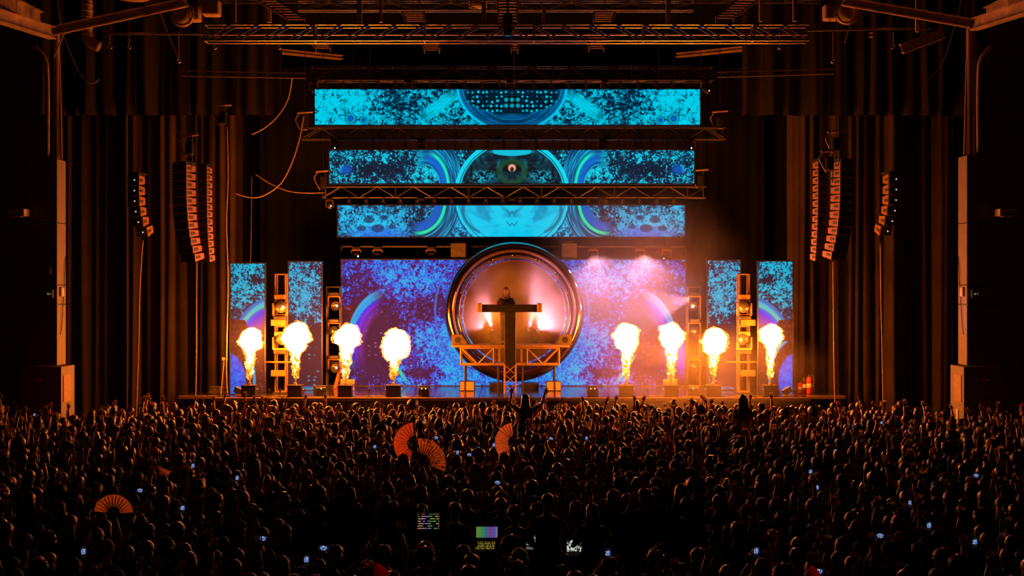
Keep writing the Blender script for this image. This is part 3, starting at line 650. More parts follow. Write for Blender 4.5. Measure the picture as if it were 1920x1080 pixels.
# ------------------------------------------------------------------ clad pillars at the sides of the stage opening
def pillar(sx, lab):
    t = thing('pillar', lab, 'pillar', (0, 0, 0)); tag(t, kind='structure')
    Yn = 37.6
    if sx < 0: xi, xo, ytop, bi, bo = 107, 48, 297, 116, 38
    else: xi, xo, ytop, bi, bo = 1813, 1878, 290, 1806, 1888
    A = PX(xi, ytop, Yn); B = PX(xo, ytop, Yn); zb = PX(0, 686, Yn).z
    xm = (A.x + B.x) / 2; wd = abs(A.x - B.x); dp = .74
    zs = [zb, PX(0, 571, Yn).z, PX(0, 534, Yn).z, PX(0, 417, Yn).z, A.z]
    for i in range(4):   # cladding panels with open joints
        blk('cladding_panel', (xm, Yn + dp / 2, (zs[i] + zs[i + 1]) / 2), (round(wd, 3), dp, zs[i + 1] - zs[i] - .022), M_beige, t, bev=.008)
    MB().box((xm, Yn + dp / 2, (zb + A.z) / 2), (wd - .06, dp - .06, A.z - zb - .02)).build('core', M_black, t)
    a2, b2 = PX(bi, 0, Yn - .12).x, PX(bo, 0, Yn - .12).x; bw = abs(a2 - b2); bx = (a2 + b2) / 2
    MB().box((bx, Yn + .40, zb / 2 - .01), (bw, 1.15, zb - .02), bev=.012).build('plinth', M_beige, t)
    xi_w = a2 + (.011 if sx < 0 else -.011)
    MB().box((xi_w, Yn + .30, zb - .62), (.02, .62, .72)).build('plinth_panel', M_tan, t)
    MB().box((xi_w, Yn + .35, zb - 1.6), (.02, .18, .8)).build('slot_cover', M_white, t)
    # pipe column above
    px = 106 if sx < 0 else 1818
    c0 = PX(px, ytop, Yn + .4); c1 = PX(px, 50, Yn + .4)
    rod('pipe_column', c0, c1, .085, M_steel, t, 14)
    rod('conduit', c0 + Vector((-.14 * sx, 0, 0)), PX(px - 5 * sx, 110, Yn + .4), .03, M_steel, t)
    MB().tube(spline([PX(px + sx * 17, ytop, Yn + .5), PX(px + sx * 17, 150, Yn + .5), PX(px + sx * 22, 110, Yn + .5), PX(px + sx * 40, 88, Yn + .5)], 6), .06, 8).build('bent_pipe', M_steel, t, True)
    # fittings
    yb = 551
    s1 = PX(93 if sx < 0 else 1828, yb, Yn - .03); ub = MB().box(s1, (.22, .12, .24), bev=.02).build('control_box', M_beige, t)
    for k, cl in ((-.02, 'led_green'), (.05, 'led_red')):
        MB().ball(s1 + Vector((k, -.065, 0)), .014).build('indicator', M_ind[cl], ub)
    xin = A.x + (.03 if sx < 0 else -.03)
    MB().box((xin, Yn + .3, s1.z + .05), (.07, .2, .26), bev=.02).build('wall_box', M_white, t)
    lm = PX(42 if sx < 0 else 1878, 400, Yn - .06); lg = MB().box(lm + Vector((.14 * -sx, -.22, 0)), (.16, .54, .2), bev=.015).build('emergency_light', M_white, t)
    MB().box(lm + Vector((.12 * sx, -.36, .03)), (.24, .16, .1), M=Matrix.Rotation(.2, 3, 'X')).build('lamp_head', M_white, lg)
    MB().box(lm + Vector((.04 * sx, -.38, -.10)), (.34, .14, .035)).build('lamp_bracket', M_white, lg)
    rc = PX(77 if sx < 0 else 1843, 713, Yn - .2)
    sw = MB().box(rc, (.05, .06, .14), bev=.01).build('fire_handle', M_red, t); MB().box(rc + Vector((-.10 if sx < 0 else .10, 0, 0)), (.18, .05, .04)).build('lever', M_white, sw)
    if sx < 0: MB().box(PX(94, 508, Yn - .04), (.05, .06, .17), bev=.01).build('hook', M_white, t)
    P = [(xin + sx * .015, Yn + .62 - q * .42, z) for q, z in ((0, PX(0, 480, Yn).z), (.3, PX(0, 540, Yn).z), (.7, PX(0, 600, Yn).z), (1, PX(0, 628, Yn).z))]
    MB().tube(spline([(xin, y, z) for _, y, z in P], 5), .012, 6).build('surface_cable', M_black, t)
    if sx > 0:
        cu = bpy.data.curves.new('stencil', 'FONT'); cu.body = '81'; cu.size = .42; cu.align_x = 'CENTER'; cu.extrude = .003; cu.materials.append(M_black)
        o = bpy.data.objects.new('stencil_number', cu); COL.objects.link(o); pc = PX(1842, 430, Yn - .006)
        attach(o, t, Matrix.Translation(pc) @ Matrix.Rotation(math.radians(90), 4, 'X'))
        MB().box(PX(1848, 765, Yn - .3), (.3, .03, .42)).build('notice_board', M_tan, t)
    return t
M_ind = {'led_green': emit('green_indicator', (.1, 1, .25), 1.6, 'NONE'), 'led_red': emit('red_indicator', (1, .12, .08), 1.2, 'NONE')}
pillar(-1, 'tall square clad pillar without a number, with hook and plinth')
pillar(1, 'tall square clad pillar marked 81 with a plinth')

# ------------------------------------------------------------------ loudspeaker line arrays
M_cab = pbr('speaker_cabinet', (.30, .16, .04), .5, 0, .15, 8); M_grille = pbr('speaker_grille', (.02, .02, .02), .5, .4, .3, 80, .4, 200)
M_badge = pbr('speaker_badge', (.06, .05, .04), .4)
def cabinet_mesh(w, h, d):
    mb = MB(); mb.add([(-w / 2, 0, -h / 2), (w / 2, 0, -h / 2), (w / 2, 0, h / 2), (-w / 2, 0, h / 2), (-w / 2, d, -h * .36), (w / 2, d, -h * .36), (w / 2, d, h * .36), (-w / 2, d, h * .36)],
                      [(0, 1, 2, 3), (5, 4, 7, 6), (1, 5, 6, 2), (4, 0, 3, 7), (3, 2, 6, 7), (4, 5, 1, 0)])
    return mb.mesh('cabinet', M_cab)
CABS = {}
def line_array(name, label, px, py0, py1, n, Y, w, d, yaw, curve, lights=False, group=None, dx=0):
    top = PX(px, py0, Y); H = (py1 - py0) * Y / F; h = H / n
    t = thing(name, label, 'speaker array', top, group)
    k = (round(w, 2), round(h, 2), d)
    if k not in CABS:
        g = MB().box((0, -.012, 0), (w - .05, .02, h * .86)).mesh('grille', M_grille)
        bd = MB().tube([(0, d * .35 - .11, 0), (0, d * .35 - .06, 0), (0, d * .35, 0), (0, d * .35 + .06, 0), (0, d * .35 + .11, 0)], [.03, .06, .03, .06, .03], 10, .12, Vector((0, 0, 1)))
        CABS[k] = (cabinet_mesh(w, h * .94, d), g, bd.mesh('badge', M_badge))
    tilt = 0; pos = top.copy(); R0 = Matrix.Rotation(yaw, 4, 'Z')
    MB().box((0, .25, .04), (w * .9, .5, .08)).build('fly_frame', M_blackm, t, M=Matrix.Translation(pos) @ R0)
    rod('lift_line', pos + Vector((0, .25, .05)), Vector((pos.x, pos.y + .25, 16.2)), .01, M_blackm, t, 6)
    for i in range(n):
        M = Matrix.Translation(pos - Vector((0, 0, h / 2))) @ R0 @ Matrix.Rotation(tilt, 4, 'X')
        c = place('cabinet', CABS[k][0], M, t); place('grille', CABS[k][1], M, c); [place('badge', CABS[k][2], M @ Matrix.Translation((sd * (w / 2 + .002), 0, 0)), c) for sd in (-1, 1)]
        if lights:
            lm = MB().ball((0.05, -.03, 0), .022, 8, 4).build('indicator_lamp', M_dot, c, M=M)
        s = (i / n) ** 2; tilt = curve * s
        pos += Vector((dx * s * h, 0, 0)) + R0.to_3x3() @ Vector((0, math.sin(curve * s) * h * 1.0, -h * math.cos(curve * s)))
    return t
M_dot = emit('white_indicator', (1, .6, .45), 1.5, 'NONE')
GA = 'long hanging speaker arrays'
line_array('speaker_array', 'long hanging speaker array with lit cabinet sides, plain pillar side, outer one', 336, 308, 492, 12, 40.4, .50, .46, math.radians(-22), .25, group=GA, dx=.25)
line_array('speaker_array', 'long hanging speaker array close to the thick dropped cable, inner one', 379, 312, 492, 13, 41.1, .30, .40, math.radians(-10), .12, group=GA, dx=.08)
line_array('speaker_array', 'long hanging speaker array with lit cabinet sides, 81 pillar side, outer one', 1589, 302, 488, 12, 40.4, .50, .46, math.radians(22), .25, group=GA, dx=-.25)
line_array('speaker_array', 'long hanging speaker array beside the hazy LED column, inner one', 1543, 302, 490, 13, 41.1, .30, .40, math.radians(10), .12, group=GA, dx=-.08)
line_array('speaker_array', 'short curved speaker array with small lamps, plain pillar side', 250, 328, 446, 6, 42.6, .40, .35, math.radians(-14), .75, True, 'short curved speaker arrays', dx=.6)
line_array('speaker_array', 'short curved speaker array with small lamps, 81 pillar side', 1677, 326, 444, 6, 42.6, .40, .35, math.radians(14), .75, True, 'short curved speaker arrays', dx=-.6)
for pts, lab in (([(268, 450), (262, 540), (260, 640), (256, 770), (255, 842)], 'cable hanging below the short curved array, plain pillar side'), ([(1651, 455), (1652, 560), (1654, 650), (1656, 770), (1656, 842)], 'cable hanging below the short curved array, 81 pillar side'),
                 ([(369, 492), (368, 560), (368, 660), (366, 765), (366, 855)], 'cable hanging below the long arrays, plain pillar side'), ([(1562, 492), (1563, 560), (1564, 660), (1566, 770), (1566, 855)], 'cable hanging below the long arrays, 81 pillar side')):
    cable('array_cable', pts, 42.85 if 'curved' in lab else 41.0, .020, M_cable2, lab)
# ------------------------------------------------------------------ mirrored orb behind the DJ
YO = 45.0
OC = PX(964, 585, YO)
M_orb = pbr('dark_mirror_shell', (.42, .30, .26), .13, 1, .08, 2); M_bowl = pbr('brushed_bowl', (.30, .20, .18), .42, 1, .08, 2); M_wedge = pbr('wedge_case', (.10, .085, .07), .5); M_orbring = pbr('polished_ring', (.75, .62, .5), .15, 1, .05)
R = 132 * YO / F
orb = thing('mirrored_orb', 'giant open mirrored orb standing before the LED wall', 'orb', (OC.x, YO, ZS))
prof = [(.99, .95), (1.0, .62), (1.0, .32), (.985, .08), (.95, -.10), (.905, -.16), (.862, -.12), (.84, .0), (.825, .10)]
MB().lathe([(r * R, y * 1.0) for r, y in prof], OC, 96, 'Y', closed=False).build('outer_rim', M_orb, orb, True)
MB().lathe([(r * R, y) for r, y in [(.822, .12), (.80, .08), (.775, .10), (.765, .16), (.76, .25)]], OC, 96, 'Y', closed=False).build('stepped_ring', M_orb, orb, True)
def torus(rm, rt, y, a0=0, a1=2 * math.pi, n=96):
    pts = [OC + Vector((rm * math.cos(a0 + (a1 - a0) * i / n), y, rm * math.sin(a0 + (a1 - a0) * i / n))) for i in range(n + 1)]
    return MB().tube(pts, rt, 8)
torus(.735 * R, .016, .25).build('inner_ring', M_orbring, orb, True)
for k in range(6):
    a = math.pi / 2 + (k - 2.5) * .42 ; torus(.805 * R, .014, .06, a - .19, a + .19, 14).build('ring_segment', M_orbring, orb, True)
bowl = [(.74 * math.cos(t) * R, .25 + .72 * math.sin(t)) for t in [i * math.pi / 2 / 12 for i in range(13)]]; bowl[-1] = (.02, .97)
MB().lathe(bowl, OC, 96, 'Y').build('bowl', M_bowl, orb, True)
for s in (-1, 1): MB().box(OC + Vector((s * .92 * R, .35, 0)), (.14 * R, .9, .012)).build('shell_seam', M_black, orb)
for s in (-1, 1):
    MB().box((OC.x + s * .55, YO + .5, ZS + .1), (.5, .7, .2)).build('cradle_foot', M_blackm, orb)

# ------------------------------------------------------------------ DJ riser, desk on its post
YR = 43.9
rz = PX(0, 649, YR).z
rx0, rx1 = PX(846, 0, YR).x, PX(1068, 0, YR).x
ris = thing('dj_riser', 'truss riser platform in front of the orb that carries the DJ', 'riser', ((rx0 + rx1) / 2, YR, ZS))
nP = 4
for i in range(nP):
    a = rx0 + (rx1 - rx0) * i / nP; b = rx0 + (rx1 - rx0) * (i + 1) / nP; blk('deck_panel', ((a + b) / 2, YR + .40, rz), (b - a - .01, 1.0, .07), M_edge, ris, bev=.008)
for s in (-1, 1): blk('rear_deck_panel', (OC.x + s * .60, YR + 1.26, rz), (1.18, .70, .07), M_edge, ris, bev=.008)
for s in (-1, 1): rod('rear_joist', (OC.x + s * .6, YR + .6, rz - .06), (OC.x + s * .6, YR + 1.55, rz - .06), .03, M_blackm, ris)
zb = PX(0, 684, YR).z
def truss_bay(x0, x1, Y, z0, z1, mirror):
    for z in (z0, z1): rod('chord', (x0, Y, z), (x1, Y, z), .032, M_tan, ris)
    xs = [x0, x0 + (x1 - x0) / 2, x1]
    for x in (x0, x1): rod('upright', (x, Y, z0), (x, Y, z1), .03, M_tan, ris)
    rod('brace', (xs[0], Y, z1), (xs[1], Y, z0), .02, M_tan, ris); rod('brace', (xs[1], Y, z0), (xs[2], Y, z1), .02, M_tan, ris)
for Y in (YR, YR + .55):
    truss_bay(PX(864, 0, YR).x, PX(926, 0, YR).x, Y, zb, rz - .06, 0); truss_bay(PX(988, 0, YR).x, PX(1048, 0, YR).x, Y, zb, rz - .06, 1)
    for a, b in ((926, 945), (968, 988)):
        for z in (zb, rz - .06): rod('chord', (PX(a, 0, YR).x, Y, z), (PX(b, 0, YR).x, Y, z), .03, M_tan, ris)
for x in (872, 934, 980, 1040):
    for Y in (YR + .05, YR + .9): rod('support_leg', (PX(x, 0, YR).x, Y, ZS), (PX(x, 0, YR).x, Y, zb), .03, M_blackm, ris)
for x in (934, 980): MB().box((PX(x, 0, YR).x, YR + .1, (zb + rz) / 2), (.13, .12, rz - zb - .16)).build('side_plate', M_tan, ris)
# post and desk
desk = thing('dj_desk', 'long narrow DJ desk resting on a dark upright post', 'desk', (PX(956, 0, YR - .3).x, YR - .3, ZS))
YD = YR - .32
zt, z0 = PX(0, 571, YD).z, PX(0, 585, YD).z
xa, xb = PX(895, 0, YD).x, PX(1016, 0, YD).x
MB().box(((xa + xb) / 2, YD, (zt + z0) / 2), (xb - xa - .3, .6, zt - z0), bev=.01).build('desk_top', M_black, desk)
for s, x in ((-1, xa), (1, xb)):
    MB().box((x - s * .07, YD, (zt + z0) / 2 + .02), (.14, .62, zt - z0 + .05), bev=.02).build('end_block', M_tan, desk)
    MB().tube([(x - s * .14, YD - .32, z0), (x - s * .14, YD - .32, zt + .08)], .02).build('end_tube', M_tan, desk)
px0, px1 = PX(946, 0, YD).x, PX(967, 0, YD).x
MB().box(((px0 + px1) / 2, YD, (PX(0, 684, YD).z + z0) / 2), (px1 - px0, .36, z0 - PX(0, 684, YD).z), bev=.01).build('post_cladding', M_black, desk)
zz = PX(0, 684, YD).z
for x in (px0, px1):
    for dy in (-.18, .18): rod('post_leg', (x, YD + dy, ZS), (x, YD + dy, zz), .025, M_tan, desk)
nn = 3
for i in range(nn):
    a, b = ZS + (zz - ZS) * i / nn, ZS + (zz - ZS) * (i + 1) / nn
    rod('post_brace', (px0, YD - .18, a), (px1, YD - .18, b), .015, M_tan, desk, 6); rod('post_brace', (px1, YD - .18, a), (px0, YD - .18, b), .012, M_tan, desk, 6)
# ------------------------------------------------------------------ moving head lamps, stage units
MHM = {}
def moving_head(p, lab, aim=(0, -1, -.2), s=1.0, up=True, lit=None, grp='moving head lamps on the stage', upright=True):
    """p: middle of the base plate; base below (standing) or above (hanging)"""
    if 'base' not in MHM:
        MHM['base'] = MB().box((0, 0, .06), (.34, .3, .12), bev=.02).mesh('base', M_blackm)
        y = MB()
        for k in (-1, 1): y.box((k * .19, 0, .30), (.045, .12, .36), bev=.015)
        y.box((0, 0, .14), (.40, .14, .05), bev=.01); MHM['yoke'] = y.mesh('yoke', M_cab); MHM['yoke_black'] = y.mesh('yoke', M_blackm)
        MHM['head'] = MB().lathe([(.05, .20), (.13, .18), (.15, .05), (.15, -.12), (.165, -.14), (.165, -.2), (.14, -.21)], (0, 0, 0), 16, 'Y').mesh('head', M_blackm, True)
        MHM['lens'] = MB().lathe([(.135, -.2), (.12, -.225), (.06, -.24)], (0, 0, 0), 16, 'Y').mesh('lens', M_lens, True)
        MHM['spot_lit'] = MB().ball((.03, -.225, .02), (.045, .03, .045), 10, 6).mesh('lamp_filament', M_lit, True)
        MHM['spot_pink'] = MB().ball((.0, -.225, .0), (.06, .03, .06), 10, 6).mesh('lamp_filament', M_pinklit, True)
    t = thing('moving_head_lamp', lab, 'lamp', p, grp)
    B = Matrix.Translation(Vector(p)) @ Matrix.Diagonal((s, s, s, 1))
    if not upright: B = B @ Matrix.Rotation(math.pi, 4, 'Y')
    place('base', MHM['base'], B, t); place('yoke', MHM['yoke' if 'behind the DJ' not in grp else 'yoke_black'], B, t)
    hp = B @ Vector((0, 0, .40)); q = Vector(aim).normalized().to_track_quat('-Y', 'Z').to_matrix().to_4x4()
    H = Matrix.Translation(hp) @ q @ Matrix.Diagonal((s, s, s, 1))
    h = place('head', MHM['head'], H, t); place('lens', MHM['lens'], H, h)
    if lit: place('lamp_filament', MHM['spot_' + lit], H, h)
    return hp
# ladder towers with two lamps each
def tower(px0, px1, Y, ytop, lab, sx, bright=True):
    xa, xb = PX(px0, 0, Y).x, PX(px1, 0, Y).x; zt = PX(0, ytop, Y).z
    t = thing('light_tower', lab, 'tower', ((xa + xb) / 2, Y, ZS), 'light towers on the stage')
    mt = M_towertan if bright else M_darkalu
    for x in (xa, xb):
        for dy in (0, .35): rod('upright', (x, Y + dy, ZS), (x, Y + dy, zt), .028, mt, t)
    zz = [ZS + .05] + [PX(0, y, Y).z for y in (680, 612, 560, ytop)]
    for z in zz:
        for dy in (0, .35): rod('rung', (xa, Y + dy, z), (xb, Y + dy, z), .024, mt, t)
        for x in (xa, xb): rod('rung', (x, Y, z), (x, Y + .35, z), .02, mt, t)
    MB().box(((xa + xb) / 2, Y + .17, ZS + .02), (xb - xa + .12, .7, .04)).build('base_plate', M_blackm, t)
    return t, xa, xb
for sx, (p0, p1, off) in ((-1, (516, 535, -1)), (1, (1386, 1405, 1))):
    Yt = 43.4; side = 'plain pillar side' if sx < 0 else '81 pillar side'
    t, xa, xb = tower(p0, p1, Yt, 514, 'open ladder light tower between two LED columns, ' + side, sx)
    xm = (xa + xb) / 2
    for yy, k in ((605, 'upper'), (700, 'lower')):
        c = PX(p0 + 6 if sx < 0 else p1 - 2, yy, Yt - .32); MB().box(c, (.46, .06, .19), bev=.006).build('panel_box', M_towertan, t)
        MB().box(c + Vector((0, .18, 0)), (.40, .28, .16)).build('panel_back', M_blackm, t)
    c = PX((p0 + p1) / 2 + (4 if sx > 0 else 0), 679, Yt - .2); rod('cross_bar', c + Vector((-.62, 0, 0)), c + Vector((.62, 0, 0)), .03, M_towertan, t)
    moving_head(PX((p0 + p1) / 2, 600, Yt - .25), 'moving head lamp on the ladder tower upper shelf, ' + side, (.35 * -sx, -1, -.25), 1.12, lit='lit' if sx < 0 else None)
    moving_head(PX((p0 + p1) / 2, 664, Yt - .25), 'moving head lamp on the ladder tower lower shelf, ' + side, (.5 * -sx, -1, .1), 1.12)
    for yy in (556, 626): MB().box(PX((p0 + p1) / 2, yy, Yt - .1), (.34, .3, .14), bev=.02).build('clamp_box', M_cab, t)
for sx, (p0, p1) in ((-1, (612, 637)), (1, (1290, 1314))):
    Yt = 45.85; side = 'plain pillar side' if sx < 0 else '81 pillar side'
    t, xa, xb = tower(p0, p1, Yt, 538, 'dark lamp tower beside the LED wall, ' + side, sx, False)
    for yy, ai, l in ((572, (.4, -1, -.3), 'lit'), (622, (0, -1, 0), None), (690, (.3, -1, -.1), 'lit')):
        if sx > 0: l = 'pink' if yy == 572 else None
        moving_head(PX((p0 + p1) / 2 + (2 if sx < 0 else 0), yy - 24, Yt - .2), 'moving head lamp in dark tower by the LED wall, %s, %s one' % (side, {572: 'top', 622: 'middle', 690: 'bottom'}[yy]), (ai[0] * -sx, ai[1], ai[2]), 1.0, lit=l, upright=False)
# lamps and boxes above the LED wall
gt = PX(640, 462, YB + .5); gt2 = PX(1285, 462, YB + .5)
tg = thing('lamp_rail', 'dark rail of lamps running above the LED wall', 'rail', (gt + gt2) / 2); rod('pipe', gt, gt2, .04, M_blackm, tg)
for x in (640, 1285): rod('stand', PX(x, 462, YB + .5), Vector((PX(x, 0, YB + .5).x, YB + .5, ZS)), .04, M_blackm, tg)
for x, l, ai in ((668, 'lit', (.3, -1, -.1)), (708, None, (0, -1, 0)), (808, None, (.3, -1, .1)), (1112, None, (-.3, -1, .1)), (1200, None, (0, -1, 0)), (1250, 'pink', (-.8, -1, -.75))):
    moving_head(PX(x, 463, YB + .42), 'moving head lamp above the LED wall, ' + {668: 'with a small lit lens', 708: 'facing the crowd, plain pillar side', 808: 'by the box, plain pillar side', 1112: 'by the box, 81 pillar side', 1200: 'facing the crowd, 81 pillar side', 1250: 'sending a pink beam across the wall'}[x], ai, .8, lit=l, upright=False, grp='lamps above the LED wall')
for x, lab in ((860, 'square brown box above the LED wall beside the orb, plain pillar side'), (1067, 'square brown box above the LED wall beside the orb, 81 pillar side')):
    c = PX(x, 470, YB + .3); t = thing('effect_box', lab, 'box', c); MB().box(c, (.52, .4, .52), bev=.02).build('body', M_wedge, t); MB().box(c + Vector((0, 0, .30)), (.3, .1, .05)).build('clamp', M_tan, t)
    rod('drop_pipe', c + Vector((0, .2, .3)), PX(x, 462, YB + .5), .02, M_blackm, t)
# truss-mounted lamps
for x, y, Y, l, ai, lab in ((588, 146, YT + .3, 'lit', (.4, -1, -.4), 'moving head lamp at the plain pillar end of the top banner truss'), (1322, 146, YT + .3, 'lit', (.7, -.6, -.5), 'moving head lamp at the 81 pillar end of the top banner truss'), (765, 146, YT + .3, None, (.3, -1, -.6), 'moving head lamp under the top banner truss, plain pillar side'), (1134, 146, YT + .3, None, (-.3, -1, -.6), 'moving head lamp under the top banner truss, 81 pillar side'), (956, 146, YT + .3, None, (0, -1, -.5), 'moving head lamp under the middle of the top banner truss'),
                        (790, 258, YM + .1, None, (.3, -1, -.3), 'moving head lamp under the middle banner truss, plain pillar side'), (1130, 258, YM + .1, None, (-.3, -1, -.3), 'moving head lamp under the middle banner truss, 81 pillar side'), (626, 256, YM + .1, 'lit', (.2, -1, -.3), 'lit moving head lamp at the end of the middle banner truss, plain pillar side'), (1296, 256, YM + .1, 'lit', (-.2, -1, -.3), 'lit moving head lamp at the end of the middle banner truss, 81 pillar side'),
                        (790, 366, YL + .1, None, (.3, -1, -.3), 'moving head lamp under the lowest banner truss, plain pillar side'), (1130, 366, YL + .1, None, (-.3, -1, -.3), 'moving head lamp under the lowest banner truss, 81 pillar side'), (960, 366, YL + .1, None, (0, -1, -.3), 'moving head lamp under the middle of the lowest banner truss'), (618, 366, YL + .1, 'lit', (.3, -1, -.2), 'lit moving head lamp at the end of the lowest banner truss, plain pillar side')):
    zc_, yc_, hs_ = {YT + .3: (PX(0, 139, YT + .45).z, YT + .24, .42), YM + .1: (PX(0, 251, YM + .35).z, YM + .17, .36), YL + .1: (PX(0, 361, YL + .35).z, YL + .17, .36)}[Y]
    moving_head(Vector((PX(x, 0, yc_).x, yc_, zc_ - hs_ / 2 - .026)), lab, ai, .62, lit=l, upright=False, grp='lamps on the banner trusses')

# ------------------------------------------------------------------ flame projectors and flames
M_core = emit('flame_core', (1.0, .195, .011), FLAME, 'FRONT')
def flame_shell_mat():
    m, nt, out = newmat('flame_fringe'); g = G(nt)
    tc = g.n('ShaderNodeTexCoord'); nz = g.n('ShaderNodeTexNoise'); nz.inputs['Scale'].default_value = 9; nz.inputs['Detail'].default_value = 4; nz.inputs['Distortion'].default_value = .8
    nt.links.new(tc.outputs['Object'], nz.inputs['Vector'])
    e = g.n('ShaderNodeEmission'); nt.links.new(g.ramp(nz.outputs[0], [(.38, (.6, .09, .002)), (.5, (1.0, .22, .008)), (.64, (1.1, .45, .04))]), e.inputs[0]); 
    nt.links.new(g.mul(g.smooth(nz.outputs[0], .40, .54), 1.3), e.inputs[1])
    t = g.n('ShaderNodeBsdfTransparent'); mx = g.n('ShaderNodeAddShader')
    nt.links.new(t.outputs[0], mx.inputs[0]); nt.links.new(e.outputs[0], mx.inputs[1]); nt.links.new(mx.outputs[0], out.inputs[0]); m.cycles.emission_sampling = 'NONE'; return m
M_fringe = flame_shell_mat()
M_tongue = emit('flame_tongue', (1.25, .55, .06), 1.0, 'NONE'); M_tongue2 = emit('flame_tongue_dark', (.75, .20, .01), 1.0, 'NONE'); M_tongue3 = emit('flame_tongue_bright', (2.2, 1.5, .55), 1.0, 'NONE')
def flame(base, seed, H, bw, bh, sw, lean, lab):
    """H total height, bw/bh fireball width/height, sw stalk width"""
    rnd = random.Random(seed); t = thing('flame', lab, 'flame', base, 'flames along the stage front')
    zc = H - bh / 2
    def radius(z):
        q = (z - zc) / (bh / 2); ball = bw / 2 * math.sqrt(max(0, 1 - q * q)) if abs(q) < 1 else 0
        s = max(0, min(1, (z - .24 * H) / (.40 * H))); stalk = sw / 2 * (.22 + .62 * s) if z < zc else 0
        return (ball ** 4 + stalk ** 4) ** .25
    def surf(nz, nt_, grow, amp, z0):
        mb = MB(); rings = []
        for i in range(nz + 1):
            z = z0 + (H + grow - z0) * (i / nz); rings.append([])
            for k in range(nt_):
                a = 2 * math.pi * k / nt_; d = Vector((math.cos(a), math.sin(a), 0)); r0 = radius(min(z, H - .004))
                p = Vector((d.x * r0, d.y * r0, z)) * 1.0 + Vector((seed * 7.3, 0, 0))
                nv = noise.noise(p * 3.2) * .55 + noise.noise(p * 7.5) * .35 + noise.noise(p * 16) * .18
                r = r0 * (1 + amp * nv) + grow + (.02 if r0 > 0 else 0)
                if i in (0, nz): r = .012
                off = lean * (z / H) ** 1.5
                zz_ = z + amp * .12 * noise.noise(p * 4 + Vector((9, 9, 9)))
                rings[-1].append(Vector((base.x + off + d.x * r, base.y + d.y * r, base.z + zz_)))
        return mb.loft(rings)
    surf(40, 26, 0.0, .62, .27 * H).build('core', M_core, t, True)
    surf(70, 48, .045, .95, .10 * H).build('fringe', M_fringe, t, True)
    for k in range(42):   # licking tongues round the stalk
        z = H * (.06 + .46 * rnd.random()); off = lean * (z / H) ** 1.5
        rr = sw * (.14 + .62 * (z / zc)); a = rnd.uniform(0, 2 * math.pi); q = math.sqrt(rnd.random())
        c = base + Vector((off + rr * q * math.cos(a), rr * q * math.sin(a) * .7, z)); L = rnd.uniform(.08, .20); wv = rnd.uniform(.022, .05)
        pts = [c + Vector((rnd.uniform(-.02, .02) * j, rnd.uniform(-.015, .015) * j, L * (j / 4 - .5))) for j in range(5)]
        MB().tube(pts, [wv * .25, wv * .9, wv, wv * .6, wv * .1], 6).build('tongue', rnd.choice((M_tongue, M_tongue, M_tongue3, M_tongue2)), t, True)
    MB().tube([base, base + Vector((.01, 0, .08)), base + Vector((-.01, 0, .17)), base + Vector((.005, 0, .26))], [.02, .03, .034, .012], 8).build('jet', M_tongue2, t, True)
    return t
YFU = 42.25
def px2m(p): return p * YFU / F
def projector(x, lab, tanbox=False):
    c = PX(x, 0, YFU).x; s = .44
    t = thing('flame_projector', lab, 'flame machine', (c, YFU, ZS), 'flame projectors on the stage edge')
    MB().box((c, YFU, ZS + .17), (s, .40, .33), bev=.012).build('case', M_black, t)
    MB().box((c, YFU, ZS + .345), (s + .02, .42, .025), bev=.008).build('top_plate', M_blackm, t)
    MB().lathe([(.06, 0), (.06, .05), (.035, .07), (.035, .10)], (c, YFU, ZS + .355), 12).build('nozzle', M_alu, t)
    for k in (-1, 1): MB().tube(spline([(c + k * (s / 2), YFU - .06, ZS + .2), (c + k * (s / 2 + .03), YFU - .06, ZS + .22), (c + k * (s / 2 + .03), YFU + .06, ZS + .22), (c + k * (s / 2), YFU + .06, ZS + .2)], 3), .01, 6).build('handle', M_alu, t)
    if tanbox:
        MB().box((c + .02, YFU + .35, ZS + .42), (.42, .05, .14), bev=.005).build('case_back', M_tan, t); MB().box((c + .02, YFU + .36, ZS + .175), (.40, .05, .35)).build('case_stand', M_tan, t)
    return Vector((c, YFU, ZS + .46))
names = ['in front of the outer LED column, plain pillar side', 'beside the ladder tower, plain pillar side', 'in front of the leaning orange ladder', 'in front of the LED wall, plain pillar side of the orb',
         'in front of the LED wall, 81 pillar side of the orb', 'at the LED wall edge nearer pillar 81', 'in front of the inner LED column, 81 pillar side', 'in front of the outer LED column by the fire extinguishers']
FL = [(468, 472, 615, 40, 44, 20, False), (554, 558, 605, 45, 56, 24, False), (648, 652, 610, 43, 42, 26, True), (738, 744, 617, 46, 60, 28, False), (1174, 1176, 607, 40, 52, 24, False), (1258, 1260, 607, 42, 46, 26, True), (1337, 1338, 613, 40, 54, 22, False), (1444, 1446, 609, 40, 38, 20, False)]
for i, (x, xt, yt, bw, bh, sw, tb) in enumerate(FL):
    b = projector(x, 'black box flame projector ' + names[i], tb)
    H = PX(0, yt, YFU).z - b.z
    flame(b, i + 1, H, px2m(bw), px2m(bh), px2m(sw), px2m(xt - x), 'white hot flame ball ' + names[i])
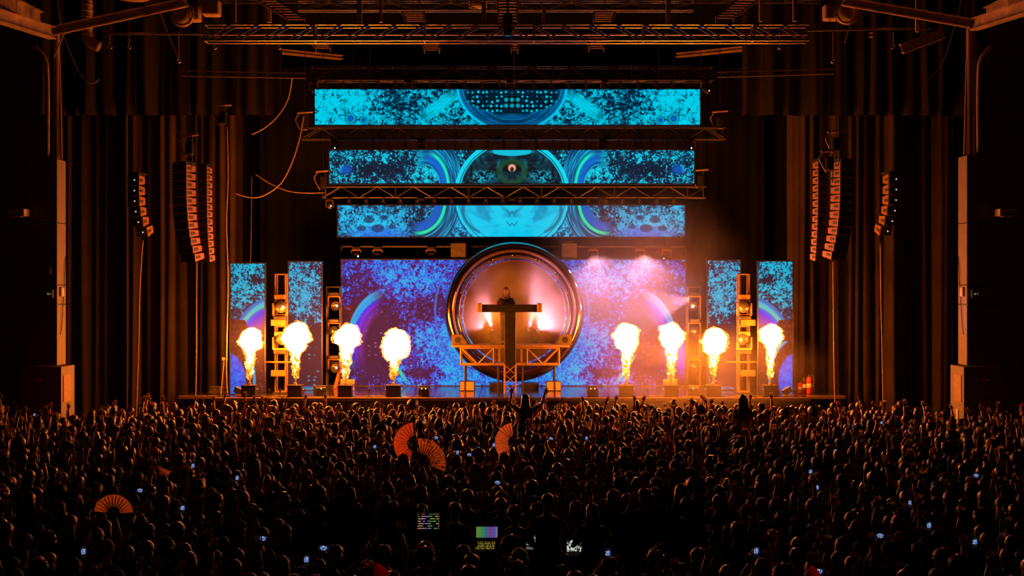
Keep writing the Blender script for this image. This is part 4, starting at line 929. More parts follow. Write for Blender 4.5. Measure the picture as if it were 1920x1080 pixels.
# wedges and floor lamps
for x, lab, k in ((600, 'black floor lamp case on the stage edge before the inner LED column', 1), (795, 'black floor lamp case on the stage edge before the LED wall, plain pillar side', 0), (1111, 'black floor lamp case on the stage edge before the LED wall, 81 pillar side', 0), (1302, 'black floor lamp case on the stage edge before the dark lamp tower', 1)):
    c = PX(x, 0, 42.3); t = thing('floor_lamp_case', lab, 'lamp', (c.x, 42.3, ZS), 'floor lamp cases on the stage edge')
    M = Matrix.Rotation(.35 * (1 if x < 960 else -1) * k, 3, 'Z')
    MB().box((c.x, 42.3, ZS + .14), (.34, .34, .28), M, bev=.02).build('case', M_black, t); MB().box((c.x, 42.3, ZS + .30), (.38, .2, .04), M, bev=.01).build('top_plate', M_blackm, t)
    for q in (-.06, .06): MB().ball((c.x + q, 42.3 - .18, ZS + .24), .022).build('led_lamp', M_dot, t)
for x, y, lab in ((876, 724, 'tan slanted wedge panel at the rear of the stage, plain pillar side'), (1038, 726, 'tan slanted wedge panel at the rear of the stage, 81 pillar side')):
    c = PX(x, y, 44.6); t = thing('wedge_monitor', lab, 'monitor speaker', (c.x, 44.6, ZS), 'wedge monitors at the rear of the stage')
    h = .30; mb = MB(); w2 = .235
    mb.add([(c.x - w2, 44.45, ZS), (c.x + w2, 44.45, ZS), (c.x + w2, 44.58, ZS + h), (c.x - w2, 44.58, ZS + h), (c.x - w2, 44.95, ZS), (c.x + w2, 44.95, ZS), (c.x + w2, 44.9, ZS + h), (c.x - w2, 44.9, ZS + h)],
           [(0, 1, 2, 3), (5, 4, 7, 6), (1, 5, 6, 2), (4, 0, 3, 7), (3, 2, 6, 7), (4, 5, 1, 0)]); mb.build('cabinet', M_black, t)
    MB().box((c.x, 44.50, ZS + h / 2), (.44, .02, h * .95), Matrix.Rotation(-.41, 3, 'X')).build('front_panel', M_tan, t)
for x, lab, s in ((862, 'small wedge speaker at the plain pillar end of the DJ riser', 1), (1056, 'small wedge speaker at the 81 pillar end of the DJ riser', -1)):
    c = Vector((PX(x, 0, YR + .5).x, YR + .5, rz + .035)); t = thing('wedge_speaker', lab, 'speaker', c)
    mb = MB(); mb.add([c + Vector(v) for v in ((-.26, -.2, 0), (.26, -.2, 0), (.26 if s < 0 else .05, -.2, .32), (-.05 if s < 0 else -.26, -.2, .32), (-.26, .2, 0), (.26, .2, 0), (.26 if s < 0 else .05, .2, .32), (-.05 if s < 0 else -.26, .2, .32))], [(0, 1, 2, 3), (5, 4, 7, 6), (1, 5, 6, 2), (4, 0, 3, 7), (3, 2, 6, 7), (4, 5, 1, 0)]); mb.build('cabinet', M_wedge, t)
    MB().lathe([(.10, -.01), (.10, .0), (.02, .01)], c + Vector((-s * .06, -.2, .15)), 14, 'Y').build('cone', M_black, t)
# leaning orange ladder, cases, extinguishers, cables
ld = thing('folding_ladder', 'orange fibreglass ladder leaning beside the LED wall', 'ladder', PX(630, 722, 45.4))
A0, A1 = PX(627, 722, 45.3), PX(646, 656, 46.3); A0.z = ZS + .01
for k in (0, .30): rod('side_rail', A0 + Vector((0, k, 0)), A1 + Vector((0, k, 0)), .045, M_orangel, ld)
for i in range(5):
    p = A0.lerp(A1, (i + .5) / 5); rod('rung', p, p + Vector((0, .30, 0)), .018, M_alu, ld)
for px, h, r, m, lab in ((1500, .40, .075, M_red, 'small red fire extinguisher next to the black one'), (1508, .55, .07, M_blackm, 'dark gas bottle between the red fire extinguishers'), (1517, .58, .10, M_red, 'large red fire extinguisher on the wing platform')):
    c = PX(px, 0, 43.2); c.z = ZS; t = thing('fire_extinguisher' if m is M_red else 'gas_bottle', lab, 'extinguisher' if m is M_red else 'bottle', c)
    MB().lathe([(r * .95, 0), (r, .02), (r, h * .78), (r * .7, h * .88), (r * .3, h * .93)], c, 16).build('tank', m, t, True)
    MB().lathe([(r * .3, 0), (r * .3, .05), (r * .2, .07)], c + Vector((0, 0, h * .92)), 10).build('valve', M_chrome, t); MB().box(c + Vector((.05, 0, h + .05)), (.14, .03, .02), Matrix.Rotation(-.3, 3, 'Y')).build('handle', M_black, t)
    MB().tube(spline([c + Vector((.02, -.03, h)), c + Vector((r + .05, -.03, h * .9)), c + Vector((r + .03, -.05, h * .4))], 5), .012, 6).build('hose', M_rubber, t)
    MB().lathe([(r + .002, h * .35), (r + .003, h * .36), (r + .003, h * .55), (r + .002, h * .56)], c, 16, closed=False).build('label_band', M_white, t)
cc = PX(408, 735, 43.3); cc.z = ZS
coil = thing('cable_coil', 'coiled black cables on the wing platform beside the outer LED column', 'cable', cc)
for k in range(5):
    pts = [cc + Vector(((.33 - .02 * k) * math.cos(a), (.22 - .015 * k) * math.sin(a), .03 + .045 * k)) for a in [2 * math.pi * i / 20 for i in range(21)]]
    MB().tube(pts, .024, 6).build('turn', M_rubber, coil, True)
lt = PX(448, 740, 42.6); lt.z = ZS; tt = thing('floor_wash_lamp', 'small tilted floor lamp at the foot of the outer LED column, cable side', 'lamp', lt)
MB().box(lt + Vector((0, 0, .14)), (.30, .16, .20), Matrix.Rotation(.5, 3, 'Y'), .02).build('head', M_blackm, tt); MB().box(lt + Vector((.05, 0, .02)), (.3, .2, .04)).build('bracket', M_tan, tt)
lt = PX(1475, 740, 42.6); lt.z = ZS; tt = thing('floor_wash_lamp', 'small tilted floor lamp at the foot of the outer LED column, extinguisher side', 'lamp', lt)
MB().box(lt + Vector((0, 0, .14)), (.30, .16, .20), Matrix.Rotation(-.5, 3, 'Y'), .02).build('head', M_blackm, tt); MB().box(lt + Vector((.05, 0, .02)), (.3, .2, .04)).build('bracket', M_tan, tt)
for x, lab in ((414, 'small stand with a tan box beside the cable coil'),):
    c = PX(x, 0, 43.0); c.z = ZS; t = thing('lamp_stand', lab, 'stand', c); rod('pole', c, c + Vector((.1, 0, 1.05)), .018, M_tan, t); MB().box(c + Vector((.1, 0, 1.1)), (.13, .08, .10), bev=.01).build('box_head', M_tan, t); rod('cross_arm', c + Vector((.1, 0, 1.1)), c + Vector((.35, 0, 1.1)), .02, M_tan, t)
for x in (505, 525, 692, 1215, 1415):
    c = PX(x, 0, 42.05); c.z = ZS; t = thing('microphone_stand', 'short black microphone stand at the stage edge', 'microphone', c, 'short microphone stands at the stage edge')
    MB().lathe([(.09, 0), (.09, .015), (.01, .03)], c, 14).build('base', M_black, t); rod('pole', c, c + Vector((0, 0, .14)), .01, M_black, t); MB().lathe([(.018, 0), (.022, .04), (.03, .09), (.02, .12)], c + Vector((0, 0, .13)), 10).build('microphone_head', M_blackm, t)
for k, (x0, x1) in enumerate(((490, 560), (575, 640), (665, 735), (755, 790), (1195, 1250), (1275, 1330), (1360, 1430))):
    a, b = PX(x0, 0, 42.0 + .05 * (k % 3)), PX(x1, 0, 42.1); a.z = b.z = ZS + .012; m_ = (a + b) / 2 + Vector((0, .12 * (-1) ** k, 0))
    tag(MB().tube(spline([a, a.lerp(m_, .5) + Vector((0, -.08, 0)), m_, b], 5), .012, 6).build('stage_cable', M_cable2), 'thin cable lying on the stage edge between flame projectors', 'cable', 'thin cables along the stage edge')
# ------------------------------------------------------------------ fog in the orb and haze, with the lamps and added washes that light them
def fog_mat(name, dens, col=(1, 1, 1), scale=None, aniso=.2, fall=None):
    m, nt, out = newmat(name); g = G(nt); v = g.n('ShaderNodeVolumeScatter'); v.inputs['Color'].default_value = (*col, 1); v.inputs['Anisotropy'].default_value = aniso
    v.inputs['Density'].default_value = dens
    if scale:
        tc = g.n('ShaderNodeTexCoord'); nz = g.n('ShaderNodeTexNoise'); nz.inputs['Scale'].default_value = scale; nz.inputs['Detail'].default_value = 2; nt.links.new(tc.outputs['Object'], nz.inputs['Vector'])
        d = g.mul(g.smooth(nz.outputs[0], .30, .68), dens)
        if fall:
            ln = g.n('ShaderNodeVectorMath'); ln.operation = 'LENGTH'; nt.links.new(tc.outputs['Object'], ln.inputs[0]); d = g.mul(d, g.smooth(ln.outputs['Value'], 1.0, .35))
        nt.links.new(d, v.inputs['Density'])
    nt.links.new(v.outputs[0], out.inputs['Volume']); return m
def haze(name, c, r, mat, lab):
    o = MB().ball((0, 0, 0), 1.0, 24, 14).build(name, mat, None, True, Matrix.Translation(Vector(c)) @ Matrix.Diagonal((*r, 1)))
    return tag(o, lab, 'haze', None, 'stuff')
haze('fog', OC + Vector((0, -.30, 0)), (.88 * R, 1.3, .88 * R), fog_mat('orb_fog', 1.0, (1, .9, .9), 1.4, .1, True), 'pink lit stage fog filling the mirrored orb')
haze('haze', PX(1190, 520, 45.0), (4.2, 1.4, 3.6), fog_mat('wall_haze', .36, (1, .92, .9), 1.5, .2, True), 'warm stage haze drifting over the LED wall on the 81 pillar side')
haze('haze', PX(1290, 700, 40.5), (4.6, 2.4, 1.8), fog_mat('crowd_haze', .07, (1, .92, .9), 1.2, .2, True), 'warm low haze over the front of the crowd, 81 pillar side')
PINK = (1.0, .36, .52)
for k, (x, y, ax, ay, aY, e, sz) in enumerate(((926, 632, 885, 490, 45.0, 1300, 34), (988, 632, 1035, 460, 45.0, 1300, 34), (1002, 636, 1060, 560, 44.9, 520, 130), (912, 636, 870, 575, 44.9, 480, 130))):
    p = PX(x, y, 45.0)
    hp = moving_head(Vector((p.x, 45.0 + .12 * k, rz + .037)), ('moving head lamp behind the DJ beaming up towards the plain pillar side', 'moving head lamp behind the DJ beaming up towards the 81 pillar side', 'moving head lamp behind the DJ washing the orb towards pillar 81', 'moving head lamp behind the DJ washing the orb towards the plain pillar')[k], PX(ax, ay, aY) - p, .7, lit='pink', grp='lamps behind the DJ')
    light('orb_spot', 'SPOT', hp + (PX(ax, ay, aY) - hp).normalized() * .25, e, PINK, PX(ax, ay, aY), spot_size=math.radians(sz), spot_blend=.6, shadow_soft_size=.06)
for x, y, Y, ax, ay, aY, e, sz in ((1250, 476, YB + .1, 1150, 560, 45.9, 1500, 7), (1297, 575, 45.7, 1170, 700, 44.6, 1500, 8), (1297, 560, 45.5, 1100, 600, 45.3, 700, 60), (1112, 478, YB - .2, 1150, 640, 45.6, 380, 140), (1210, 478, YB - .2, 1200, 640, 45.6, 380, 140), (1322, 152, YT + .1, 1520, 330, 40, 900, 5)):
    light('beam_and_added_wash', 'SPOT', PX(x, y, Y), e, (1, .45, .55) if Y > 42 else (.6, .65, 1), PX(ax, ay, aY), spot_size=math.radians(sz), spot_blend=.5, shadow_soft_size=.05)  # narrow ones are lamp beams; wide pink washes are added to tint the haze
# ------------------------------------------------------------------ people
SKIN = [pbr('skin_light', (.36, .18, .11), .5, 0, .06), pbr('skin_tan', (.26, .12, .07), .5, 0, .06), pbr('skin_brown', (.15, .07, .04), .5, 0, .06)]
HAIRM = {'black': pbr('hair_black', (.016, .011, .008), .30, 0, .4, 30, .4, 90, .30, (1, .45, .2)), 'brown': pbr('hair_brown', (.035, .017, .009), .30, 0, .4, 30, .4, 90, .35, (1, .45, .2)), 'blond': pbr('hair_blond', (.16, .09, .035), .32, 0, .35, 30, .4, 90, .4, (1, .5, .25))}
SHIRT = {'black': pbr('cloth_black', (.02, .02, .022), .85, 0, .3, 12, .2, 90, .25), 'grey': pbr('cloth_grey', (.13, .13, .135), .85, 0, .25, 12, .2, 90, .15), 'navy': pbr('cloth_navy', (.025, .03, .07), .85, 0, .3, 12, .2, 90, .2), 'white': pbr('cloth_white', (.5, .49, .47), .8, 0, .1, 12, .2, 90), 'red': pbr('cloth_red', (.28, .02, .025), .8, 0, .2, 12, .2, 90)}
M_denim = pbr('denim', (.03, .035, .05), .85, 0, .3, 14); M_shoe = pbr('shoe_rubber', (.03, .03, .03), .6)
M_eyew = pbr('eye_white', (.7, .7, .68), .3); M_lip = pbr('lips', (.30, .10, .08), .5); M_capm = {'black': SHIRT['black'], 'red': SHIRT['red'], 'white': SHIRT['white']}
TORSO = [(.80, .10, .085, 0), (.88, .160, .115, -.008), (.95, .172, .122, -.01), (1.03, .152, .108, 0), (1.12, .140, .098, .004), (1.23, .160, .110, .004), (1.33, .182, .116, 0), (1.40, .186, .104, -.006), (1.445, .150, .080, -.008), (1.475, .080, .064, -.004), (1.50, .058, .058, .0), (1.545, .055, .057, .006)]
HEAD = [(1.555, .052, .062, .022), (1.575, .058, .078, .026), (1.605, .068, .090, .022), (1.645, .074, .096, .014), (1.685, .077, .099, .008), (1.72, .073, .094, .004), (1.748, .060, .078, .0), (1.768, .038, .05, -.002), (1.778, .012, .016, -.004)]
def ering(z, rx, ry, y0, n, sq=2.0):
    out = []
    for k in range(n):
        a = 2 * math.pi * k / n; c, s = math.cos(a), math.sin(a); e = 2 / sq
        out.append(Vector((rx * math.copysign(abs(c) ** e, c), y0 + ry * math.copysign(abs(s) ** e, s), z)))
    return out
POSE = {  # right elbow, right wrist, left elbow, left wrist relative to the shoulder (x outwards)
 'down': ((.07, .02, -.28), (.06, .14, -.50), (.07, .02, -.28), (.05, .12, -.51)),
 'right_up': ((.10, .08, .25), (.04, .10, .50), (.07, .02, -.28), (.05, .15, -.49)),
 'left_up': ((.07, .02, -.28), (.05, .15, -.49), (.12, .06, .24), (.06, .08, .49)),
 'both_up': ((.13, .05, .25), (.12, .06, .50), (.14, .07, .24), (.09, .10, .49)),
 'phone': ((.05, .20, .10), (-.08, .34, .27), (.05, .20, .09), (-.08, .34, .25)),
 'wide': ((.22, .04, .14), (.30, .05, .40), (.20, .04, .17), (.16, .06, .42)),
 'bent': ((.14, .03, -.24), (-.02, .20, -.14), (.12, .04, -.25), (-.04, .20, -.16)),
 'point': ((.12, .16, .20), (.14, .32, .40), (.08, .02, -.27), (.06, .12, -.5)),
}
SH = (.172, -.004, 1.395)
def hand(mb, wrist, d, side, lod, grip=False):
    """palm and five fingers; d: hand direction, side: +1 right hand"""
    d = d.normalized(); wide = Vector((1, 0, 0)) - d * d.x
    wide = (wide if wide.length > .3 else Vector((0, 1, 0)) - d * d.y).normalized(); nrm = d.cross(wide) * -1
    mb.tube([wrist - d * .01, wrist + d * .03, wrist + d * .07, wrist + d * .098], [.026, .037, .043, .040], 8 if lod else 6, [.75, .45, .36, .32], wide)
    curl = .55 if grip else .18
    for k, (o, L) in enumerate(((-.032, .062), (-.011, .072), (.011, .078), (.032, .070))):
        b = wrist + d * .085 + wide * o; dd = (d + wide * (o * 4.5)).normalized()
        p1 = b + dd * (L * .5); p2 = p1 + (dd * (1 - curl) + nrm * curl).normalized() * (L * .5)
        mb.tube([b, p1, p2], [.0095, .009, .007], 5 if lod else 3)
    b = wrist + d * .025 - wide * side * -.03; dd = (d * .65 + wide * side * .75).normalized(); p1 = b + dd * .04; p2 = p1 + (d * .9 + wide * side * .3).normalized() * .032
    mb.tube([b, p1, p2], [.013, .011, .008], 5 if lod else 3)
BODY = {}
def arm_pts(pose, side):
    e, w_ = (POSE[pose][0], POSE[pose][1]) if side > 0 else (POSE[pose][2], POSE[pose][3])
    s = Vector((SH[0] * side, SH[1], SH[2])); E = s + Vector((e[0] * side, e[1], e[2])); W = s + Vector((w_[0] * side, w_[1], w_[2]))
    return s, E, W
def body_parts(pose, lod, legs='stand'):
    key = (pose, lod, legs)
    if key in BODY: return BODY[key]
    n = 14 if lod else 8
    b = MB(); rings = [ering(z, x, y, o, n, 2.3) for z, x, y, o in TORSO[1:]] + [ering(z, x, y, o, n) for z, x, y, o in HEAD]
    b.loft(rings)
    b.add([Vector(p) for p in ((-.012, .10, 1.625), (.012, .10, 1.625), (0, .132, 1.63), (0, .105, 1.685), (-.016, .095, 1.615), (.016, .095, 1.615))], [(0, 2, 3), (2, 1, 3), (4, 5, 2), (4, 2, 0), (1, 2, 5)])
    for s in (-1, 1): b.ball((s * .077, -.004, 1.645), (.010, .022, .033), 6, 4)
    if lod:
        b.cur = 1
        for s in (-1, 1): b.ball((s * .031, .094, 1.662), (.013, .010, .008), 6, 4)
        b.cur = 2; b.ball((0, .106, 1.592), (.024, .010, .008), 6, 4); b.cur = 0
    arms = {}
    for s in (-1, 1):
        S, E, W = arm_pts(pose, s)
        S0 = S - Vector((s * .05, 0, .015)); m1 = S.lerp(E, .5); m2 = E.lerp(W, .4)
        b.tube([S0, S, S.lerp(E, .25), m1, E, m2, W], [.050, .056, .050, .043, .037, .036, .025], 8 if lod else 6)
        hand(b, W, (W - E) if pose != 'phone' else Vector((-.05 * s, .3, 1)), s, lod, pose == 'phone')
        arms[s] = (S0, S, E, W)
    # legs
    tr = MB(); shoes = MB()
    for s in (-1, 1):
        if legs == 'stand': H, K, A = Vector((s * .088, 0, .90)), Vector((s * .10, .02, .48)), Vector((s * .105, -.02, .09))
        else: H, K, A = Vector((s * .088, .02, .90)), Vector((s * .15, .40, .84)), Vector((s * .13, .34, .44))
        b.tube([H + Vector((0, 0, .04)), H.lerp(K, .3), H.lerp(K, .8), K, K.lerp(A, .3), A], [.080, .078, .058, .052, .05, .036], 8 if lod else 6)
        tr.tube([H + Vector((0, 0, .06)), H.lerp(K, .3), K, K.lerp(A, .5), A + Vector((0, 0, .02))], [.092, .090, .070, .066, .060], 8 if lod else 6)
        f = A + Vector((0, .05, -.06)) if legs == 'stand' else A + Vector((0, .06, -.05))
        shoes.tube([f + Vector((0, -.11, 0)), f + Vector((0, -.06, .012)), f + Vector((0, .06, .0)), f + Vector((0, .14, -.008))], [.030, .042, .046, .026], 8 if lod else 6, .62, Vector((1, 0, 0)))
    tr.loft([ering(z, x + .014, y + .014, o, n, 2.3) for z, x, y, o in TORSO[:3]] + [ering(1.0, .165, .12, 0, n, 2.3)])
    sh = MB(); sh.loft([ering(z, x + .016 + (.012 if z < 1.2 else 0), y + .016 + (.010 if z < 1.2 else 0), o, n, 2.3) for z, x, y, o in [(.90, .168, .118, -.01)] + TORSO[2:9]] + [ering(1.468, .098, .078, -.004, n)], True)
    for s in (-1, 1):
        S0, S, E, W = arms[s]; sh.tube([S0, S, S.lerp(E, .30), S.lerp(E, .62)], [.060, .068, .064, .060], 8 if lod else 6)
    k0 = len(tr.v); tr.cur = 1; tr.add(shoes.v, shoes.f); tr.cur = 0
    BODY[key] = (b, sh, tr, shoes); return BODY[key]
def lump(p, f, seed): return noise.noise(Vector(p) * f + Vector((seed, seed * 2, 0)))
HAIR = {}
def hair_parts(style, lod):
    key = (style, lod)
    if key in HAIR: return HAIR[key]
    n, m = (16, 10) if lod else (9, 6); h = MB(); c = Vector((0, -.012, 1.685))
    def cap(r, cz=1.690, cy=-.012, amp=.05, fr=18, cut=-.35, n=n, m=m):
        rings = []
        for i in range(m + 1):
            t = cut + (1 - cut) * i / m; q = math.sqrt(max(.0, 1 - t * t)) if i < m else .05
            rg = []
            for k in range(n):
                a = 2 * math.pi * k / n; d = Vector((q * math.cos(a), q * math.sin(a), t))
                g = 1 + amp * lump(d, fr * .2, 3.1)
                z = cz + r[2] * d.z * g
                y = cy + r[1] * d.y * g
                if y > .06 and z < 1.705: z = 1.705 + (z - 1.705) * .15      # hairline above the forehead
                rg.append(Vector((r[0] * d.x * g, y, z)))
            rings.append(rg)
        h.loft(rings)
    if style == 'short': cap((.098, .118, .110), amp=.10, fr=30, cut=-.75)
    elif style == 'cropped': cap((.087, .109, .100), amp=.04, cut=-.6)
    elif style == 'curly': cap((.120, .132, .130), amp=.28, fr=34, cut=-.8, n=n + 4, m=m + 2)
    elif style == 'afro': cap((.165, .165, .160), 1.705, -.02, .14, 26, -.75)
    elif style in ('long', 'ponytail', 'bun', 'wavy'):
        cap((.100, .119, .110), amp=.07, fr=24, cut=-.7)
        if style in ('long', 'wavy'):
            wv = .018 if style == 'wavy' else .006; prof = [(1.70, .090, .08, -.045), (1.62, .104, .074, -.050), (1.52, .112, .066, -.062), (1.42, .122, .058, -.085), (1.32, .118, .048, -.105), (1.22, .080, .030, -.115)]
            h.loft([[p + Vector((wv * lump(p, 22, 5), wv * lump(p, 20, 8), 0)) for p in ering(z, x + (.02 if style == 'wavy' else 0), y, o, n)] for z, x, y, o in prof])
        elif style == 'ponytail': h.tube([(0, -.10, 1.72), (0, -.16, 1.72), (0, -.185, 1.64), (0, -.175, 1.52), (0, -.16, 1.40)], [.03, .036, .040, .034, .012], 8 if lod else 6)
        else: h.ball((0, -.05, 1.80), (.058, .058, .05), 10 if lod else 6, 6 if lod else 4); 
    elif style == 'cap':
        cap((.094, .116, .104), amp=.0, cut=-.15); h.tube([(0, .07, 1.705), (0, .13, 1.70), (0, .185, 1.69)], [.075, .078, .05], 10 if lod else 6, .10, Vector((1, 0, 0)))
    HAIR[key] = h; return h
MESH = {}
def pmesh(kind, key, mb, mats):
    k = (kind, key)
    if k not in MESH: MESH[k] = mb.mesh(kind, mats, True)
    return MESH[k]
TAKEN = []
def free(x, y, r=.42): return all((x - a) ** 2 + (y - b) ** 2 > max(r, q) ** 2 for a, b, q in TAKEN)
def person(x, y, z, yaw, sc, pose, style, haircol, skin, shirt, label, legs='stand', group='people in the crowd', pose_words=None, rad=.42):
    """one person: the body is the thing, hair and clothing are its parts"""
    b, sh, tr, fo = body_parts(pose, True, legs)
    M = Matrix.Translation((x, y, z)) @ Matrix.Rotation(yaw, 4, 'Z') @ Matrix.Scale(sc, 4)
    o = bpy.data.objects.new('person', pmesh('body', (pose, legs), b, [SKIN[0], M_eyew, M_lip])); COL.objects.link(o); attach(o, None, M)
    o.material_slots[0].link = 'OBJECT'; o.material_slots[0].material = SKIN[skin]
    tag(o, label, 'person', group)
    def part(nm, key, mb, mat):
        c = bpy.data.objects.new(nm, pmesh(nm, key, mb, [mat] if nm != 'trousers' else [mat, M_shoe])); COL.objects.link(c); attach(c, o, M)
        c.material_slots[0].link = 'OBJECT'; c.material_slots[0].material = mat; return c
    part('shirt', (pose, legs), sh, SHIRT[shirt]); part('trousers', legs, tr, M_denim)
    if style: part('hair' if style != 'cap' else 'baseball_cap', style, hair_parts(style, True), HAIRM[haircol] if style != 'cap' else M_capm[haircol])
    TAKEN.append((x, y, rad)); return o, M
def hand_at(pose, side, M):
    S, E, W = arm_pts(pose, side); d = (W - E).normalized() if pose != 'phone' else Vector((-.05 * side, .3, 1)).normalized()
    return M @ (W + d * .085)
PW = {'down': 'arms at the sides', 'right_up': 'one arm raised', 'left_up': 'one arm raised', 'both_up': 'both arms raised', 'phone': 'holding up a phone', 'wide': 'arms flung wide', 'bent': 'arms folded in', 'point': 'pointing at the stage'}
HW = {'short': 'short %s hair', 'cropped': 'cropped %s hair', 'curly': 'curly %s hair', 'afro': '%s afro', 'long': 'long %s hair', 'wavy': 'wavy %s hair', 'ponytail': '%s ponytail', 'bun': '%s top bun', 'cap': '%s cap'}
def zone(x, y):
    if y < 17.6 and abs(x) < 3: return 'behind the mixing desks'
    if abs(x) < 3: return 'before the mixing desks'
    if abs(x) < 4.6 and y < 24: return 'by mixing riser, %s side' % ('plain pillar' if x < 0 else '81')
    if x < -3: return 'towards the plain pillar'
    return 'towards pillar 81'
rng = random.Random(77); USED = set()
def fresh(pose, x, y):
    """looks that give a person a description no one else has"""
    for _ in range(40):
        q = looks(); lb = plabel(q[0], q[1], q[3], pose, x, y)
        if lb not in USED: break
    USED.add(lb); return q
def looks(r=rng):
    st = r.choices(['short', 'cropped', 'curly', 'afro', 'long', 'wavy', 'ponytail', 'bun', 'cap'], [8, 4, 4, 1.2, 6, 3, 2.4, 1.6, 1.6])[0]
    hc = r.choice(['black', 'brown', 'brown', 'black', 'blond']) if st != 'cap' else r.choice(['black', 'red', 'white', 'black'])
    if st == 'afro': hc = r.choice(['black', 'brown'])
    return st, hc, r.choice([0, 0, 1, 1, 2]), r.choices(list(SHIRT), [12, 2, 3, .5, .8])[0]
def plabel(st, hc, shirt, pose, x, y, extra=''):
    return ('person, %s, %s top, %s, %s' % (HW[st] % hc, shirt, PW[pose], extra or zone(x, y)))

# --- the DJ on the riser, facing the crowd
dj, DM = person(PX(949, 0, YR + .35).x, YR + .35, rz + .035, math.radians(172), 1.03, 'bent', 'wavy', 'brown', 0, 'black', 'DJ with wavy brown hair and black top standing behind the narrow desk', group='performers', rad=.3)
hx = MB(); hx.cur = 0; hx.tube([(-.10, .09, 1.45), (0, .125, 1.425), (.10, .09, 1.45)], [.015, .02, .015], 6); c = hx.build('white_collar', SHIRT['white'], dj, True, DM)

# --- people lifted above the crowd
def on_shoulders(px, py, Y, pose, st, hc, shirt, lab, yaw=0.0):
    top = PX(px, py, Y); sc = 1.0; zb = top.z - 1.79 * sc
    person(top.x, Y + .02, zb, yaw, sc, pose, st, hc, 0, shirt, lab, 'sit', 'people sitting on shoulders', rad=.5)
    person(top.x, Y + .04, 0, yaw, min(1.05, (zb + .78) / 1.40), 'down', 'cropped', 'black', 1, 'black', 'carrier under ' + lab, rad=.5)
on_shoulders(985, 739, 33.2, 'wide', 'long', 'brown', 'black', 'person with long hair and spread arms lifted before the desk post')
on_shoulders(905, 753, 33.8, 'bent', 'short', 'black', 'black', 'person with short hair lifted beside the long haired one')
on_shoulders(1393, 740, 34.2, 'down', 'wavy', 'black', 'grey', 'person with wavy hair lifted before the ladder tower')
on_shoulders(335, 853, 25.6, 'phone', 'curly', 'brown', 'black', 'person with curly hair lifted on the plain pillar side')
on_shoulders(1552, 842, 26.4, 'down', 'long', 'black', 'black', 'person with long black hair lifted on the 81 pillar side')
on_shoulders(1639, 838, 26.6, 'both_up', 'short', 'black', 'black', 'person with both arms up lifted on the 81 pillar side')
on_shoulders(1330, 800, 29.5, 'right_up', 'ponytail', 'black', 'navy', 'person with a ponytail lifted before the last flame')

# ------------------------------------------------------------------ hand fans
def fan_leaf_mat(name, col):
    m, nt, out = newmat(name); g = G(nt); tc = g.n('ShaderNodeTexCoord'); sp = g.n('ShaderNodeSeparateXYZ'); nt.links.new(tc.outputs['Object'], sp.inputs[0])
    nz = g.noise(sp.outputs[0], sp.outputs[2], .05, 3, .6, 1.5, 1.0)
    cr = g.ramp(nz, [(.40, tuple(c * (.35 if 'orange' in name else .8) for c in col)), (.50, col)]); t = g.n('ShaderNodeBsdfTranslucent'); d = g.n('ShaderNodeBsdfDiffuse'); mx = g.n('ShaderNodeMixShader')
    nt.links.new(cr, t.inputs[0]); nt.links.new(cr, d.inputs[0]); mx.inputs[0].default_value = .12; nt.links.new(t.outputs[0], mx.inputs[1]); nt.links.new(d.outputs[0], mx.inputs[2]); nt.links.new(mx.outputs[0], out.inputs[0]); return m
M_fan = {'pale': fan_leaf_mat('fan_cloth_pale', (.95, .66, .50)), 'orange': fan_leaf_mat('fan_cloth_orange', (.98, .66, .42)), 'deep_red': fan_leaf_mat('fan_cloth_deep_red', (.8, .05, .06)), 'red': fan_leaf_mat('fan_cloth_red', (.95, .50, .38))}
def hand_fan(px, py, a0, a1, rpx, kind, lab, who, Y=None, tilt=.0, n=13):
    hz = 2.02; Y = Y or F * (CAMZ - hz) / (py - 540); piv = PX(px, py, Y); r1 = rpx * Y / F; r0 = r1 * .36
    t = thing('hand_fan', lab, 'fan', piv, 'large folding hand fans in the crowd')
    Rt = Matrix.Rotation(tilt, 3, 'Z')
    for i in range(n):
        a = math.radians(a0 + (a1 - a0) * i / n); b = math.radians(a0 + (a1 - a0) * (i + 1) / n); m_ = (a + b) / 2
        P = lambda r, q, dy: piv + Rt @ Vector((r * math.cos(q), dy, r * math.sin(q)))
        dz = .012
        vs = []
        for dy in (0, .003): vs += [P(r0, a, dy), P(r1, a, dy), P(r1, m_, dy - dz), P(r1, b, dy), P(r0, b, dy), P(r0, m_, dy - dz)]
        MB().add(vs, [(0, 1, 2, 5), (5, 2, 3, 4), (11, 8, 7, 6), (10, 9, 8, 11), (1, 7, 8, 2), (2, 8, 9, 3), (0, 5, 11, 6), (5, 4, 10, 11), (0, 6, 7, 1), (3, 9, 10, 4)]).build('cloth_panel', M_fan[kind], t)
    for i in range(n + 1):
        a = math.radians(a0 + (a1 - a0) * i / n); d = Rt @ Vector((math.cos(a), 0, math.sin(a)))
        s = .007 if 0 < i < n else .011
        MB().tube([piv + Vector((0, -.006, 0)), piv + d * r0 + Vector((0, -.008, 0)), piv + d * (r1 * .97) + Vector((0, -.006, 0))], [s, s * 1.2, s * .7], 5, .5).build('rib', M_black, t)
    # its holder stands below with one arm raised
    st, hc, sk, shc = looks(); S, E, W = arm_pts('right_up', 1); d = (W - E).normalized(); off = W + d * .06
    sc = piv.z / off.z; person(piv.x - off.x * sc, Y + .03 - off.y * sc, 0, 0, sc, 'right_up', st, hc, sk, shc, who)
hand_fan(790, 868, -20, 100, 46, 'orange', 'open folding fan with printed orange cloth beside the reddish one', 'person waving the printed orange folding fan')
hand_fan(778, 832, 95, 255, 40, 'red', 'open folding fan with reddish plain cloth above the printed one', 'person waving the reddish folding fan', Y=25.8)
hand_fan(966, 830, 100, 235, 38, 'pale', 'open pale folding fan below the lifted long haired person', 'person waving the pale folding fan', Y=26.3)
